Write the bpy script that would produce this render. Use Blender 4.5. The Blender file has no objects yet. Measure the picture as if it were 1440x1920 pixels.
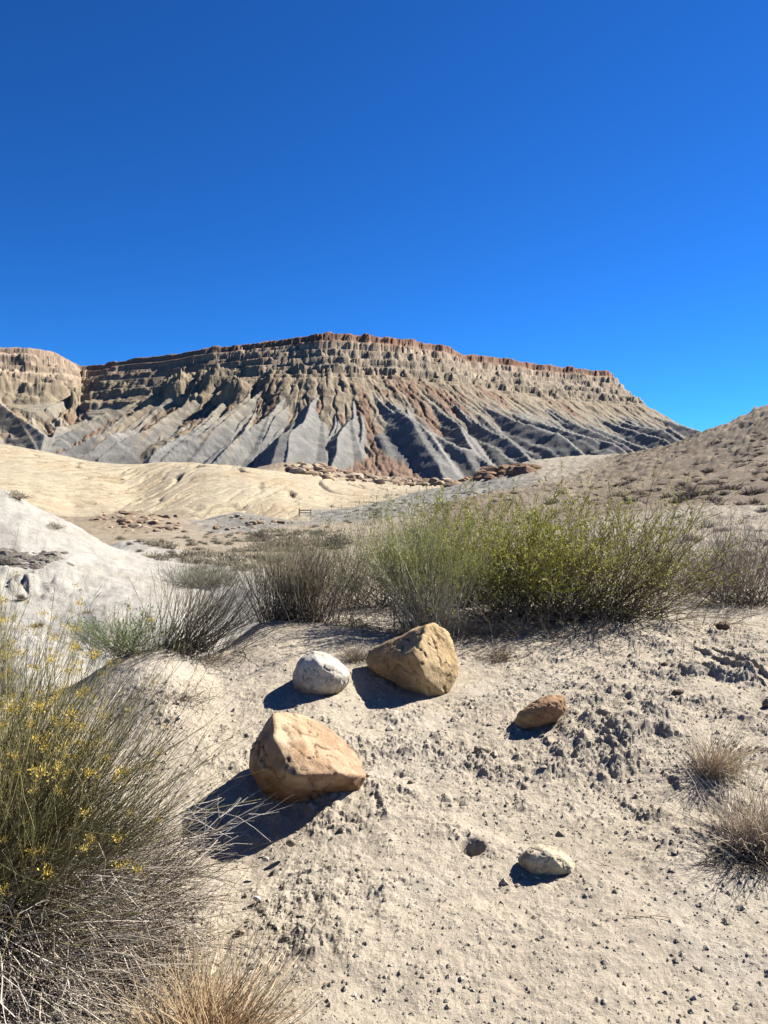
import bpy, bmesh, math, random
import numpy as np
from mathutils import Vector

random.seed(7)
RNG = np.random.RandomState(7)
scene = bpy.context.scene
COL = scene.collection

# ------------------------------------------------------------------ camera, sky, sun
CAMZ = 1.6
PITCH = math.radians(1.97)
F = 1450.0
cam_data = bpy.data.cameras.new("camera")
cam = bpy.data.objects.new("camera", cam_data)
COL.objects.link(cam)
cam.location = (0, 0, CAMZ)
cam.rotation_euler = (math.radians(90) - PITCH, 0, 0)
cam_data.sensor_fit = 'VERTICAL'
cam_data.sensor_height = 36.0
cam_data.lens = F / 1920.0 * 36.0
cam_data.clip_start = 0.05
cam_data.clip_end = 20000
scene.camera = cam

SUN_AZ = math.radians(60)      # to the right of the view direction (+Y)
SUN_EL = math.radians(42)
world = bpy.data.worlds.new("World")
scene.world = world
world.use_nodes = True
wn = world.node_tree
wn.nodes.clear()
sky = wn.nodes.new('ShaderNodeTexSky')
sky.sky_type = 'NISHITA'
sky.sun_disc = False
sky.sun_elevation = SUN_EL
sky.sun_rotation = SUN_AZ
sky.altitude = 2200
sky.air_density = 1.0
sky.dust_density = 0.0
sky.ozone_density = 5.0
tint = wn.nodes.new('ShaderNodeMix')
tint.data_type = 'RGBA'
tint.blend_type = 'MULTIPLY'
tint.inputs[0].default_value = 1.0
tint.inputs[7].default_value = (0.115, 0.395, 0.66, 1)
bg = wn.nodes.new('ShaderNodeBackground')
bg.inputs[1].default_value = 0.05
wo = wn.nodes.new('ShaderNodeOutputWorld')
gam = wn.nodes.new('ShaderNodeGamma')
gam.inputs[1].default_value = 1.2
wn.links.new(sky.outputs[0], gam.inputs[0])
wn.links.new(gam.outputs[0], tint.inputs[6])
wn.links.new(tint.outputs[2], bg.inputs[0])
wn.links.new(bg.outputs[0], wo.inputs[0])

sun_data = bpy.data.lights.new("sun", 'SUN')
sun_data.energy = 5.0
sun_data.angle = math.radians(0.53)
sun_data.color = (1.0, 0.945, 0.86)
sun = bpy.data.objects.new("sun", sun_data)
COL.objects.link(sun)
sdir = Vector((math.sin(SUN_AZ) * math.cos(SUN_EL), math.cos(SUN_AZ) * math.cos(SUN_EL), math.sin(SUN_EL)))
sun.rotation_euler = sdir.to_track_quat('Z', 'Y').to_euler()

scene.view_settings.view_transform = 'Standard'
scene.view_settings.look = 'None'
scene.view_settings.exposure = 1.7
scene.view_settings.gamma = 1.0
scene.view_settings.use_curve_mapping = False

# ------------------------------------------------------------------ helpers
def tag(o, label=None, cat=None, group=None, kind=None):
    if label: o['label'] = label
    if cat: o['category'] = cat
    if group: o['group'] = group
    if kind: o['kind'] = kind
    return o

def empty(name, loc):
    o = bpy.data.objects.new(name, None)
    o.empty_display_size = 0.2
    o.location = loc
    COL.objects.link(o)
    return o

def mesh_from(name, V, Fc, mat, cols=None, smooth=True):
    """V (n,3); Fc (m,k) all the same k; cols (n,3)"""
    V = np.asarray(V, dtype=np.float32); Fc = np.asarray(Fc, dtype=np.int32)
    me = bpy.data.meshes.new(name)
    n, m, k = len(V), len(Fc), Fc.shape[1]
    me.vertices.add(n)
    me.vertices.foreach_set('co', V.ravel())
    me.loops.add(m * k)
    me.loops.foreach_set('vertex_index', Fc.ravel())
    me.polygons.add(m)
    me.polygons.foreach_set('loop_start', np.arange(0, m * k, k, dtype=np.int32))
    me.polygons.foreach_set('loop_total', np.full(m, k, dtype=np.int32))
    me.polygons.foreach_set('use_smooth', np.full(m, smooth, dtype=bool))
    me.update(calc_edges=True)
    if cols is not None:
        a = me.color_attributes.new('Col', 'FLOAT_COLOR', 'POINT')
        c = np.ones((n, 4), dtype=np.float32); c[:, :3] = cols
        a.data.foreach_set('color', c.ravel())
    if mat: me.materials.append(mat)
    return me

def obj(name, me, parent=None, loc=None):
    o = bpy.data.objects.new(name, me)
    if parent: o.parent = parent
    if loc is not None: o.location = loc
    COL.objects.link(o)
    return o

def pix(px, py, d):
    """world point seen at photo pixel (px,py), at forward distance d"""
    a = (px - 720) / F; b = (960 - py) / F
    c, s = math.cos(PITCH), math.sin(PITCH)
    dx, dy, dz = a, c + b * s, -s + b * c
    k = d / dy
    return Vector((dx * k, d, CAMZ + dz * k))

# --- numpy noise
_perm = RNG.permutation(65536).astype(np.int64)
def _hash(ix, iy, seed=0):
    return _perm[(ix * 7919 + _perm[(iy + seed * 131) & 65535]) & 65535]
_ang = np.linspace(0, 2 * np.pi, 65536, endpoint=False)
_gx, _gy = np.cos(_ang), np.sin(_ang)
def perlin(x, y, seed=0):
    x = np.asarray(x, float); y = np.asarray(y, float)
    ix = np.floor(x).astype(np.int64); iy = np.floor(y).astype(np.int64)
    fx = x - ix; fy = y - iy
    ux = fx * fx * fx * (fx * (fx * 6 - 15) + 10); uy = fy * fy * fy * (fy * (fy * 6 - 15) + 10)
    def g(ox, oy):
        h = _hash(ix + ox, iy + oy, seed)
        return _gx[h] * (fx - ox) + _gy[h] * (fy - oy)
    a = g(0, 0); b = g(1, 0); c = g(0, 1); d = g(1, 1)
    return ((a + (b - a) * ux) * (1 - uy) + (c + (d - c) * ux) * uy) * 1.5
def fbm(x, y, oct=4, seed=0, gain=0.5):
    s = 0; a = 1.0; t = 0
    for i in range(oct):
        s = s + a * perlin(x * 2 ** i + 17.3 * i, y * 2 ** i - 9.1 * i, seed + i); t += a; a *= gain
    return s / t
def ridged(x, y, oct=4, seed=0):
    s = 0; a = 1.0; t = 0
    for i in range(oct):
        s = s + a * (1 - 2 * np.abs(perlin(x * 2 ** i + 5.3 * i, y * 2 ** i + 3.1 * i, seed + i))); t += a; a *= .5
    return s / t
def clods(x, y, cell, dens, seed=0, sharp=1.0):
    """lumps: 0..1 height of randomly placed angular clods"""
    X = x / cell; Y = y / cell
    ix = np.floor(X).astype(np.int64); iy = np.floor(Y).astype(np.int64)
    out = np.zeros_like(X)
    for ox in (-1, 0, 1):
        for oy in (-1, 0, 1):
            h = _hash(ix + ox, iy + oy, seed)
            r1 = (h & 255) / 255.; r2 = ((h >> 8) & 255) / 255.
            h2 = _perm[h]; r3 = (h2 & 255) / 255.; r4 = ((h2 >> 8) & 255) / 255.
            dx = X - (ix + ox + r1); dy = Y - (iy + oy + r2)
            a = r4 * 6.28; ca, sa = np.cos(a), np.sin(a)
            ex = dx * ca + dy * sa; ey = (-dx * sa + dy * ca) * 1.5
            d = np.maximum(np.abs(ex), np.abs(ey)) * .55 + np.sqrt(ex * ex + ey * ey) * .5
            rad = .25 + .35 * r3
            v = np.clip((rad - d) / rad * 2.2 * sharp, 0, 1) * (.4 + .6 * r3)
            v = np.where(r2 * .37 + r4 * .63 < dens, v, 0)
            out = np.maximum(out, v)
    return out
def sstep(a, b, x):
    t = np.clip((x - a) / (b - a), 0, 1); return t * t * (3 - 2 * t)

# ------------------------------------------------------------------ materials
def ground_material(name, scale=1.0, bump=0.4, fine=120.0, var=0.25, detail_dist=0.01, rough=0.95, stretch=None, spots=None, use_attr=True, base=(0.4, 0.35, 0.28)):
    m = bpy.data.materials.new(name); m.use_nodes = True
    nt = m.node_tree; N = nt.nodes; L = nt.links
    b = N['Principled BSDF']
    b.inputs['Roughness'].default_value = rough
    b.inputs['Specular IOR Level'].default_value = 0.15
    tc = N.new('ShaderNodeTexCoord')
    mp = N.new('ShaderNodeMapping'); L.new(tc.outputs['Object'], mp.inputs[0])
    if stretch: mp.inputs['Scale'].default_value = stretch
    if use_attr:
        at = N.new('ShaderNodeVertexColor'); at.layer_name = 'Col'; csrc = at.outputs[0]
    else:
        rgb = N.new('ShaderNodeRGB'); rgb.outputs[0].default_value = (*base, 1); csrc = rgb.outputs[0]
    n1 = N.new('ShaderNodeTexNoise'); n1.inputs['Scale'].default_value = fine * .12; n1.inputs['Detail'].default_value = 8; n1.inputs['Roughness'].default_value = .65
    L.new(mp.outputs[0], n1.inputs[0])
    n2 = N.new('ShaderNodeTexNoise'); n2.inputs['Scale'].default_value = fine; n2.inputs['Detail'].default_value = 5; n2.inputs['Roughness'].default_value = .7
    L.new(mp.outputs[0], n2.inputs[0])
    r1 = N.new('ShaderNodeMapRange'); r1.inputs[1].default_value = .3; r1.inputs[2].default_value = .7
    r1.inputs[3].default_value = 1 - var; r1.inputs[4].default_value = 1 + var * .8
    L.new(n1.outputs[0], r1.inputs[0])
    r2 = N.new('ShaderNodeMapRange'); r2.inputs[1].default_value = .3; r2.inputs[2].default_value = .7
    r2.inputs[3].default_value = 1 - var; r2.inputs[4].default_value = 1 + var * .7
    L.new(n2.outputs[0], r2.inputs[0])
    mu = N.new('ShaderNodeMath'); mu.operation = 'MULTIPLY'; L.new(r1.outputs[0], mu.inputs[0]); L.new(r2.outputs[0], mu.inputs[1])
    vm = N.new('ShaderNodeVectorMath'); vm.operation = 'SCALE'; L.new(csrc, vm.inputs[0]); L.new(mu.outputs[0], vm.inputs['Scale'])
    L.new(vm.outputs[0], b.inputs['Base Color'])
    ad = N.new('ShaderNodeMath'); ad.operation = 'MULTIPLY_ADD'; ad.inputs[1].default_value = .45
    L.new(n2.outputs[0], ad.inputs[0]); L.new(n1.outputs[0], ad.inputs[2])
    bp = N.new('ShaderNodeBump'); bp.inputs['Strength'].default_value = bump; bp.inputs['Distance'].default_value = detail_dist
    L.new(ad.outputs[0], bp.inputs['Height'])
    L.new(bp.outputs[0], b.inputs['Normal'])
    return m

def attr_material(name, rough=.85, trans=0.0, var=.25):
    m = bpy.data.materials.new(name); m.use_nodes = True
    nt = m.node_tree; N = nt.nodes; L = nt.links
    b = N['Principled BSDF']; b.inputs['Roughness'].default_value = rough
    b.inputs['Specular IOR Level'].default_value = .2
    at = N.new('ShaderNodeVertexColor'); at.layer_name = 'Col'
    tc = N.new('ShaderNodeTexCoord')
    n = N.new('ShaderNodeTexNoise'); n.inputs['Scale'].default_value = 60; n.inputs['Detail'].default_value = 3
    L.new(tc.outputs['Object'], n.inputs[0])
    r = N.new('ShaderNodeMapRange'); r.inputs[1].default_value = .3; r.inputs[2].default_value = .7; r.inputs[3].default_value = 1 - var; r.inputs[4].default_value = 1 + var
    L.new(n.outputs[0], r.inputs[0])
    vm = N.new('ShaderNodeVectorMath'); vm.operation = 'SCALE'; L.new(at.outputs[0], vm.inputs[0]); L.new(r.outputs[0], vm.inputs['Scale'])
    L.new(vm.outputs[0], b.inputs['Base Color'])
    if trans > 0:
        out = N['Material Output']
        t = N.new('ShaderNodeBsdfTranslucent'); L.new(vm.outputs[0], t.inputs[0])
        mx = N.new('ShaderNodeMixShader'); mx.inputs[0].default_value = trans
        L.new(b.outputs[0], mx.inputs[1]); L.new(t.outputs[0], mx.inputs[2]); L.new(mx.outputs[0], out.inputs[0])
    return m

M_NEAR = ground_material('dry_soil', bump=.9, fine=150, var=.22, detail_dist=.012)
M_MID = ground_material('weathered_shale', bump=.9, fine=9, var=.22, detail_dist=.12)
M_WHITE = ground_material('white_clay', bump=.8, fine=40, var=.2, detail_dist=.05)
M_YEL = ground_material('cracked_clay', bump=1.0, fine=1.6, var=.2, detail_dist=.5)
M_MESA = ground_material('mesa_strata', bump=.8, fine=.9, var=.22, detail_dist=1.6, stretch=(1, 1, .55))
M_STONE = ground_material('sandstone', bump=1.0, fine=110, var=.28, detail_dist=.012)
M_FARROCK = ground_material('rusty_rock', bump=.8, fine=6, var=.3, detail_dist=.1)
M_STEM = attr_material('plant_stem', .8)
M_LEAF = attr_material('plant_leaf', .7, trans=.25)
M_PETAL = attr_material('yellow_petal', .7, trans=.3)
M_METAL = attr_material('rusty_metal', .6)

# ------------------------------------------------------------------ terrain control points: (px, row, d, region) ; 'z' rows give heights
# regions
REG = ['sand', 'white', 'wash', 'yellow', 'grey', 'debris', 'hill', 'chalk']
C = []
def cp(px, py, d, reg): 
    p = pix(px, py, d); C.append(((px - 720) / F, d, p.z, REG.index(reg)))
def cz(px, z, d, reg): C.append(((px - 720) / F, d, z, REG.index(reg)))
for px in (-300, -50, 200, 450, 720, 1000, 1250, 1450, 1750):
    for d, z in ((.9, 0), (1.4, 0), (2.0, 0), (2.6, .02), (3.5, .11), (4.4, .21)):
        cz(px, z, d, 'sand')
for px, z, d in ((-300, .2, 5.0), (-50, .22, 5.1), (400, .29, 5.1), (720, .32, 5.2), (1000, .32, 5.2), (1250, .34, 5.2), (1450, .36, 5.2), (1750, .4, 5.2)):
    cz(px, z, d, 'sand')
for px, py, d in ((200, 1240, 5.6), (300, 1215, 5.9), (480, 1172, 6.5), (600, 1160, 6.8), (720, 1160, 7), (850, 1165, 7), (1000, 1172, 6.8), (1200, 1160, 6.9), (1320, 1148, 7.3), (1440, 1140, 7.6), (1750, 1110, 8)):
    cp(px, py, d, 'sand')
for px, z, d in ((-300, -.4, 6.6), (-50, -.55, 6.9), (200, -.55, 7.1), (300, -.5, 7.4)): cz(px, z, d, 'white')
cz(480, -.2, 8.4, 'white'); cz(400, -.35, 8.4, 'white'); cz(620, .2, 9, 'wash'); cz(850, .25, 9.5, 'wash'); cz(1000, .45, 9, 'sand'); cz(1200, .5, 9, 'sand')
for a in ((200, 1200, 8.5), (320, 1195, 8.7), (0, 1200, 8.3), (0, 1100, 10.3), (0, 1000, 12.3), (0, 918, 14.2), (-300, 1150, 7.8), (-300, 1000, 10.5), (-300, 850, 13.5),
          (130, 985, 14.5), (60, 950, 14.4), (150, 1100, 10.9), (240, 1040, 15), (330, 1100, 12), (420, 1115, 11.5)):
    cp(*a, 'white')
cz(-300, 1.5, 20, 'white'); cz(0, .5, 19, 'white'); cz(130, -.5, 20, 'wash'); cz(0, -.5, 30, 'wash'); cz(-300, .5, 35, 'wash')
cp(330, 1050, 16, 'white'); cp(400, 1075, 13.5, 'white'); cp(460, 1110, 11, 'white'); cp(230, 1020, 22, 'white')
for a in ((200, 1015, 30), (350, 1030, 25), (450, 1050, 19), (550, 1065, 17), (450, 1005, 45), (560, 1000, 50), (330, 1003, 50)): cp(*a, 'wash')
for a in ((250, 960, 75), (310, 968, 75), (200, 968, 75), (260, 990, 60)): cp(*a, 'debris')
for px in (180, 260, 340): cz(px, -3.3, 96, 'wash')
for a in ((440, 962, 85), (500, 970, 85), (380, 975, 80), (440, 990, 64), (550, 978, 80)): cp(*a, 'grey')
cz(440, -3.6, 105, 'yellow'); cz(530, -3.6, 105, 'yellow')
for a in ((100, 955, 95), (100, 900, 140), (0, 832, 210), (100, 850, 205), (0, 900, 125), (-300, 800, 220), (-300, 880, 120), (190, 905, 150), (160, 863, 210),
          (220, 870, 205), (300, 868, 190), (360, 868, 185), (440, 874, 185), (350, 930, 130), (300, 915, 150), (260, 925, 150), (420, 940, 125), (450, 905, 150), (520, 950, 120),
          (530, 885, 195), (600, 896, 200), (700, 912, 215), (780, 916, 230), (560, 920, 160), (640, 950, 140), (700, 935, 170)): cp(*a, 'yellow')
for a in ((-300, 840, 280), (0, 865, 280), (150, 885, 280), (300, 895, 260), (440, 898, 250)): cp(*a, 'yellow')
for a in ((530, 868, 320), (600, 876, 320), (700, 894, 330), (790, 903, 335), (860, 903, 320), (900, 890, 300), (960, 880, 290), (1010, 880, 285)): cp(*a, 'debris')
for a in ((530, 890, 270), (620, 896, 270), (700, 908, 275), (800, 913, 280), (860, 912, 270)): cp(*a, 'yellow')
for px in (-300, 0, 200, 400, 600, 800, 1000, 1200, 1450, 1750):
    cp(px, 904, 450, 'wash'); cp(px, 902, 800, 'grey'); cp(px, 905, 1500, 'grey'); cp(px, 908, 3000, 'grey')
for a in ((1750, 660, 70), (1600, 700, 75), (1440, 764, 82), (1400, 780, 86), (1330, 809, 95), (1260, 836, 105), (1200, 850, 115),
          (1440, 900, 32), (1440, 850, 50), (1300, 900, 45), (1200, 900, 60), (1200, 872, 85), (1350, 850, 65), (1100, 918, 60), (1000, 928, 62), (900, 938, 70),
          (1440, 935, 23), (1300, 935, 27), (1150, 950, 30), (1000, 965, 35), (850, 985, 35), (1700, 900, 25), (1700, 800, 42)): cp(*a, 'hill')
for a in ((1120, 856, 150), (1040, 860, 160), (970, 873, 170), (1050, 880, 120)): cp(*a, 'chalk')
for a in ((900, 895, 165), (800, 922, 150), (700, 945, 130), (620, 963, 110), (800, 940, 100), (700, 962, 85), (900, 915, 110)): cp(*a, 'grey')
for a in ((1600, 780, 140), (1440, 838, 150), (1300, 875, 180), (1200, 890, 200), (1000, 897, 225), (1100, 893, 220)): cp(*a, 'hill')
for a in ((700, 990, 55), (600, 992, 60), (700, 1035, 25), (600, 1045, 24), (850, 1015, 24)): cp(*a, 'wash')
for a in ((1440, 965, 18), (1300, 975, 18), (1150, 1000, 18), (1440, 1040, 12), (1250, 1050, 12.5), (1700, 1000, 11)): cp(*a, 'chalk')
for a in ((1050, 1070, 13), (850, 1080, 13), (650, 1092, 13)): cp(*a, 'sand')

C = np.array(C)
VS = 0.30
cu = C[:, 0]; cv = np.log(C[:, 1]) * VS; ce = (C[:, 2] - CAMZ) / C[:, 1]; cr = C[:, 3].astype(int)
# blend value: far points use the view slope, near ones too; thin plate spline in (u, v)
def tps_fit(u, v, f, lam=1e-5):
    n = len(u)
    d2 = (u[:, None] - u) ** 2 + (v[:, None] - v) ** 2
    K = np.where(d2 > 0, .5 * d2 * np.log(d2 + 1e-20), 0) + lam * np.eye(n)
    P = np.stack([np.ones(n), u, v], 1)
    A = np.block([[K, P], [P.T, np.zeros((3, 3))]])
    return np.linalg.solve(A, np.concatenate([f, np.zeros(3)]))
W = tps_fit(cu, cv, ce)
def tps_eval(u, v):
    out = W[-3] + W[-2] * u + W[-1] * v
    for i in range(len(cu)):
        d2 = (u - cu[i]) ** 2 + (v - cv[i]) ** 2
        out = out + W[i] * .5 * d2 * np.log(d2 + 1e-20)
    return out
GU = np.linspace(-.8, .8, 161); GV = np.linspace(math.log(.7), math.log(3200), 300)
gu, gv = np.meshgrid(GU, GV, indexing='ij')
GE = tps_eval(gu, gv * VS)
GR = np.zeros((len(REG),) + gu.shape)
for i in range(len(cu)):
    w = 1 / (((gu - cu[i]) ** 2 + (gv * VS - cv[i]) ** 2) + 2e-5) ** 2.2
    GR[cr[i]] += w
GR /= GR.sum(0)
def bil(G, u, v):
    fu = np.clip((u - GU[0]) / (GU[1] - GU[0]), 0, len(GU) - 1.001); fv = np.clip((v - GV[0]) / (GV[1] - GV[0]), 0, len(GV) - 1.001)
    i = fu.astype(int); j = fv.astype(int); a = fu - i; b = fv - j
    return (G[i, j] * (1 - a) + G[i + 1, j] * a) * (1 - b) + (G[i, j + 1] * (1 - a) + G[i + 1, j + 1] * a) * b
def base_h(x, y):
    x = np.asarray(x, float); y = np.asarray(y, float)
    return CAMZ + y * bil(GE, x / y, np.log(y))
def hit(px, py, dmin=1.5, dmax=2500):
    """ground point seen at a pixel of the photo"""
    ds = np.exp(np.linspace(math.log(dmin), math.log(dmax), 1500))
    p = pix(px, py, 1.0); a = p.x; b = p.z - CAMZ
    z = CAMZ + b * ds; h = base_h(a * ds, ds)
    k = np.nonzero(z < h)[0]
    d = ds[k[0]] if len(k) else dmax
    return Vector((a * d, d, float(base_h(a * d, d))))

# small scarps: list of (polyline px, height, decay)
SCARPS = []
for pts, hgt, dec in (
        ([(868, 1395), (905, 1425), (960, 1405), (985, 1400)], .035, .15),
        ([(1085, 1395), (1120, 1392), (1180, 1392), (1215, 1375), (1262, 1385)], .10, .5),
        ([(600, 1530), (680, 1525), (770, 1500)], .03, .3),
        ([(485, 1705), (560, 1690), (640, 1665)], .022, .2),
        ([(285, 1330), (330, 1318), (372, 1312)], .05, .3),
        ([(1085, 1500), (1120, 1525)], .03, .2),
        ([(620, 1755), (650, 1790)], .03, .15),
        ([(1300, 1215), (1370, 1240), (1440, 1290), (1560, 1340)], .07, .5),
        ([(900, 1610), (930, 1600)], .03, .2),
        ([(290, 1790), (340, 1780), (360, 1765)], .03, .2),
        ([(660, 1400), (740, 1395), (780, 1380)], .02, .2),
        ([(1060, 1460), (1130, 1455), (1200, 1440)], .03, .2)):
    w = [hit(*p) for p in pts]
    SCARPS.append((np.array([p.x for p in w]), np.array([p.y for p in w]), hgt, dec))
HOLES = [(hit(885, 1590), .05, .07), (hit(975, 1470), .03, .03), (hit(745, 1452), .03, .02), (hit(1260, 1455), .03, .03)]
DIPS = [(hit(425, 1590), .34, .085), (hit(1150, 1480), .5, .05)]
ROUGH_PX = [(1200, 1340, 220, 1.0), (1400, 1250, 160, 1.1), (900, 1420, 120, .9), (1130, 1430, 140, 1.0), (640, 1560, 130, .6), (560, 1710, 110, .8), (640, 1470, 120, .6), (430, 1400, 80, .5), (330, 1320, 60, .9), (1000, 1270, 150, .45), (1260, 1220, 150, .7), (330, 1780, 80, .8), (760, 1400, 120, .6)]
ROUGH = [(hit(a, b), r, w) for a, b, r, w in ROUGH_PX]

def near_detail(x, y):
    """fine relief of the near bank and a roughness mask"""
    m = np.full_like(x, .12)
    for p, r, w in ROUGH:
        R = r / F * p.y * 1.1
        Ry = R * 2.0
        m = np.maximum(m, w * np.exp(-(((x - p.x) / R) ** 2 + ((y - p.y) / Ry) ** 2)))
    m = m * (.25 + 1.1 * sstep(-.15, .25, fbm(x * 2.6, y * 2.6, 4, 40)))
    m = .85 * m * sstep(2.3, 3.1, y + .35 * fbm(x * 1.5, y * 1.5, 2, 9) + .25) + .06
    z = .035 * fbm(x * 1.3, y * 1.3, 3, 1) + .012 * fbm(x * 5, y * 5, 3, 2)
    wx = x + .02 * perlin(x * 12, y * 12, 3); wy = y + .02 * perlin(x * 12, y * 12, 4)
    c1 = clods(wx, wy, .16, .22 * np.clip(m, 0, 1), 10, .42) * .034
    c2 = clods(wx, wy, .075, .15 + .4 * np.clip(m, 0, 1), 11, .45) * .021
    c3 = clods(wx, wy, .036, .25 + .5 * np.clip(m, 0, 1), 12, .5) * .011
    c4 = clods(wx, wy, .018, .55, 14) * .0035
    fa = fbm(x * 3.4, y * 3.4, 5, 24, .62); fb_ = fbm(x * 8 + 5, y * 8, 4, 25, .62)
    plates = sstep(.0, .13, fa) * .020 + sstep(.18, .30, fa) * .016 + sstep(.0, .16, fb_) * .009
    z = z + m * (c1 + c2) + (.25 + .8 * m) * c3 + (.45 + .6 * m) * c4
    z = z + plates * np.clip(m * 1.2, .08, 1.1) + m * .012 * ridged(x * 13, y * 13, 4, 20)
    z = z + (.003 + .006 * m) * fbm(x * 26, y * 26, 4, 22, .6)
    for sx, sy, hgt, dec in SCARPS:
        o = np.argsort(sx)
        yl = np.interp(x, sx[o], sy[o]) + .12 * fbm(x * 5, y * 2, 3, 30) + .03 * perlin(x * 22, y * 6, 31)
        ends = sstep(sx.min() - .1, sx.min() + .05, x) * (1 - sstep(sx.max() - .05, sx.max() + .1, x))
        t = y - yl
        z = z + .8 * hgt * ends * (.6 + .8 * fbm(x * 6, y * 6, 2, 33)) * (sstep(-.05, .08, t) * np.exp(-np.clip(t, 0, 9) / dec) - .3 * np.exp(-(np.clip(-t, 0, 9) / .05)) * (t < 0))
        near = np.exp(-(t / .12) ** 2) * ends
        z = z + near * (.008 * clods(wx, wy, .09, .7, 13, .6) + .02 * fbm(x * 12, y * 9, 4, 34, .6))
    for p, r, dep in DIPS:
        z = z - dep * np.exp(-((x - p.x) ** 2 + (y - p.y) ** 2) / r ** 2)
    for p, r, dep in HOLES:
        z = z - dep * np.exp(-(((x - p.x) ** 2 + (y - p.y) ** 2) / r ** 2) ** 2 * 1.2) * (1 + .4 * perlin(x * 40, y * 40, 5))
    return z, m

PAL = {
    'sand': (.585, .505, .39), 'white': (.55, .525, .465), 'wash': (.44, .37, .27), 'yellow': (.56, .47, .325),
    'grey': (.30, .285, .25), 'debris': (.38, .30, .21), 'hill': (.265, .205, .14), 'chalk': (.46, .40, .31)}
PALA = np.array([PAL[r] for r in REG])
KA = .47

def mid_detail(x, y, u, v, R):
    """relief beyond the bank, scaled with region"""
    wh = R[1]; ye = R[3]; gr = R[4]; de = R[5]; hi = R[6]; ch = R[7]; wa = R[2]
    far = sstep(9, 14, y)
    z = 0
    # white mound: crumbly
    t_ = sstep(-.1, .3, fbm(x * .8, y * .8, 3, 59))
    z = z + wh * (.12 * fbm(x * .6, y * .6, 4, 50, .5) + .022 * t_ * clods(x, y, .22, .8, 56, .5) + .035 * ridged(x * 2.5, y * 2.5, 4, 51) + .034 * t_ * clods(x, y, .30, .6, 52, .4) + .015 * clods(x, y, .15, .6, 53, .4) + .010 * fbm(x * 7, y * 7, 3, 154))
    # dark crumbly ledge on the white mound
    q = (y - (10.9 + .12 * x + .9 * fbm(x * .9, y * .5, 4, 54)))
    z = z + wh * sstep(-8.5, -6, x) * sstep(-3.6, -4.6, x) * (.22 * (.5 + fbm(x * 1.2, y, 2, 57)) * (sstep(-.25, .1, q) * np.exp(-np.clip(q, 0, 9) / 1.2)) + .14 * np.exp(-(q / .5) ** 2) * clods(x, y, .25, .9, 55) + .12 * np.exp(-(q / .6) ** 2) * fbm(x * 2.5, y * 2.5, 4, 58))
    # gullied yellow badland
    wx_ = x - .12 * y + 2.0 * fbm(x / 7, y / 16, 4, 60)
    def _rl(a_, b_, sd, w_): return np.clip(1 - np.abs(perlin(a_, b_, sd)) / w_, 0, 1)
    msk = sstep(-.2, .15, fbm(x / 22, y / 40, 2, 67))
    crk = 1.0 * _rl(wx_ / 12, y / 45, 61, .07) + .65 * msk * _rl(wx_ / 5 + .3, y / 30, 63, .11) + .45 * (.4 + .6 * msk) * _rl(wx_ / 2.6, y / 22, 65, .17)
    z = z - (ye + .5 * gr) * far * crk
    z = z + (ye + gr) * far * (.22 * fbm(x / 10, y / 16, 3, 64) + .07 * fbm(x / 1.3, y / 2.5, 4, 68, .65))
    # grey: polygon cracked slabs
    z = z - gr * far * .25 * np.clip(1 - np.abs(perlin(x / 3, y / 4, 66)) * 5, 0, 1)
    sc = np.clip(y / 40, .3, 2.0)
    z = z + (hi + ch * .7 + wa * .3) * far * (.30 * sc * fbm(x / 6, y / 6, 5, 70, .6) + .13 * sc * clods(x, y, .8, .6, 71) + .16 * sc * clods(x, y, 1.8, .45, 72))
    z = z + ch * far * (.10 * ridged(x * 1.2, y * 1.2, 4, 73) + .05 * clods(x, y, .3, .7, 74))
    z = z + de * far * (.35 * clods(x, y, 1.6, .7, 75) + .3 * clods(x, y, .8, .7, 76)) * np.clip(y / 200, .35, 1)
    mid_detail.crk = crk * ye * far
    return z

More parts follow.
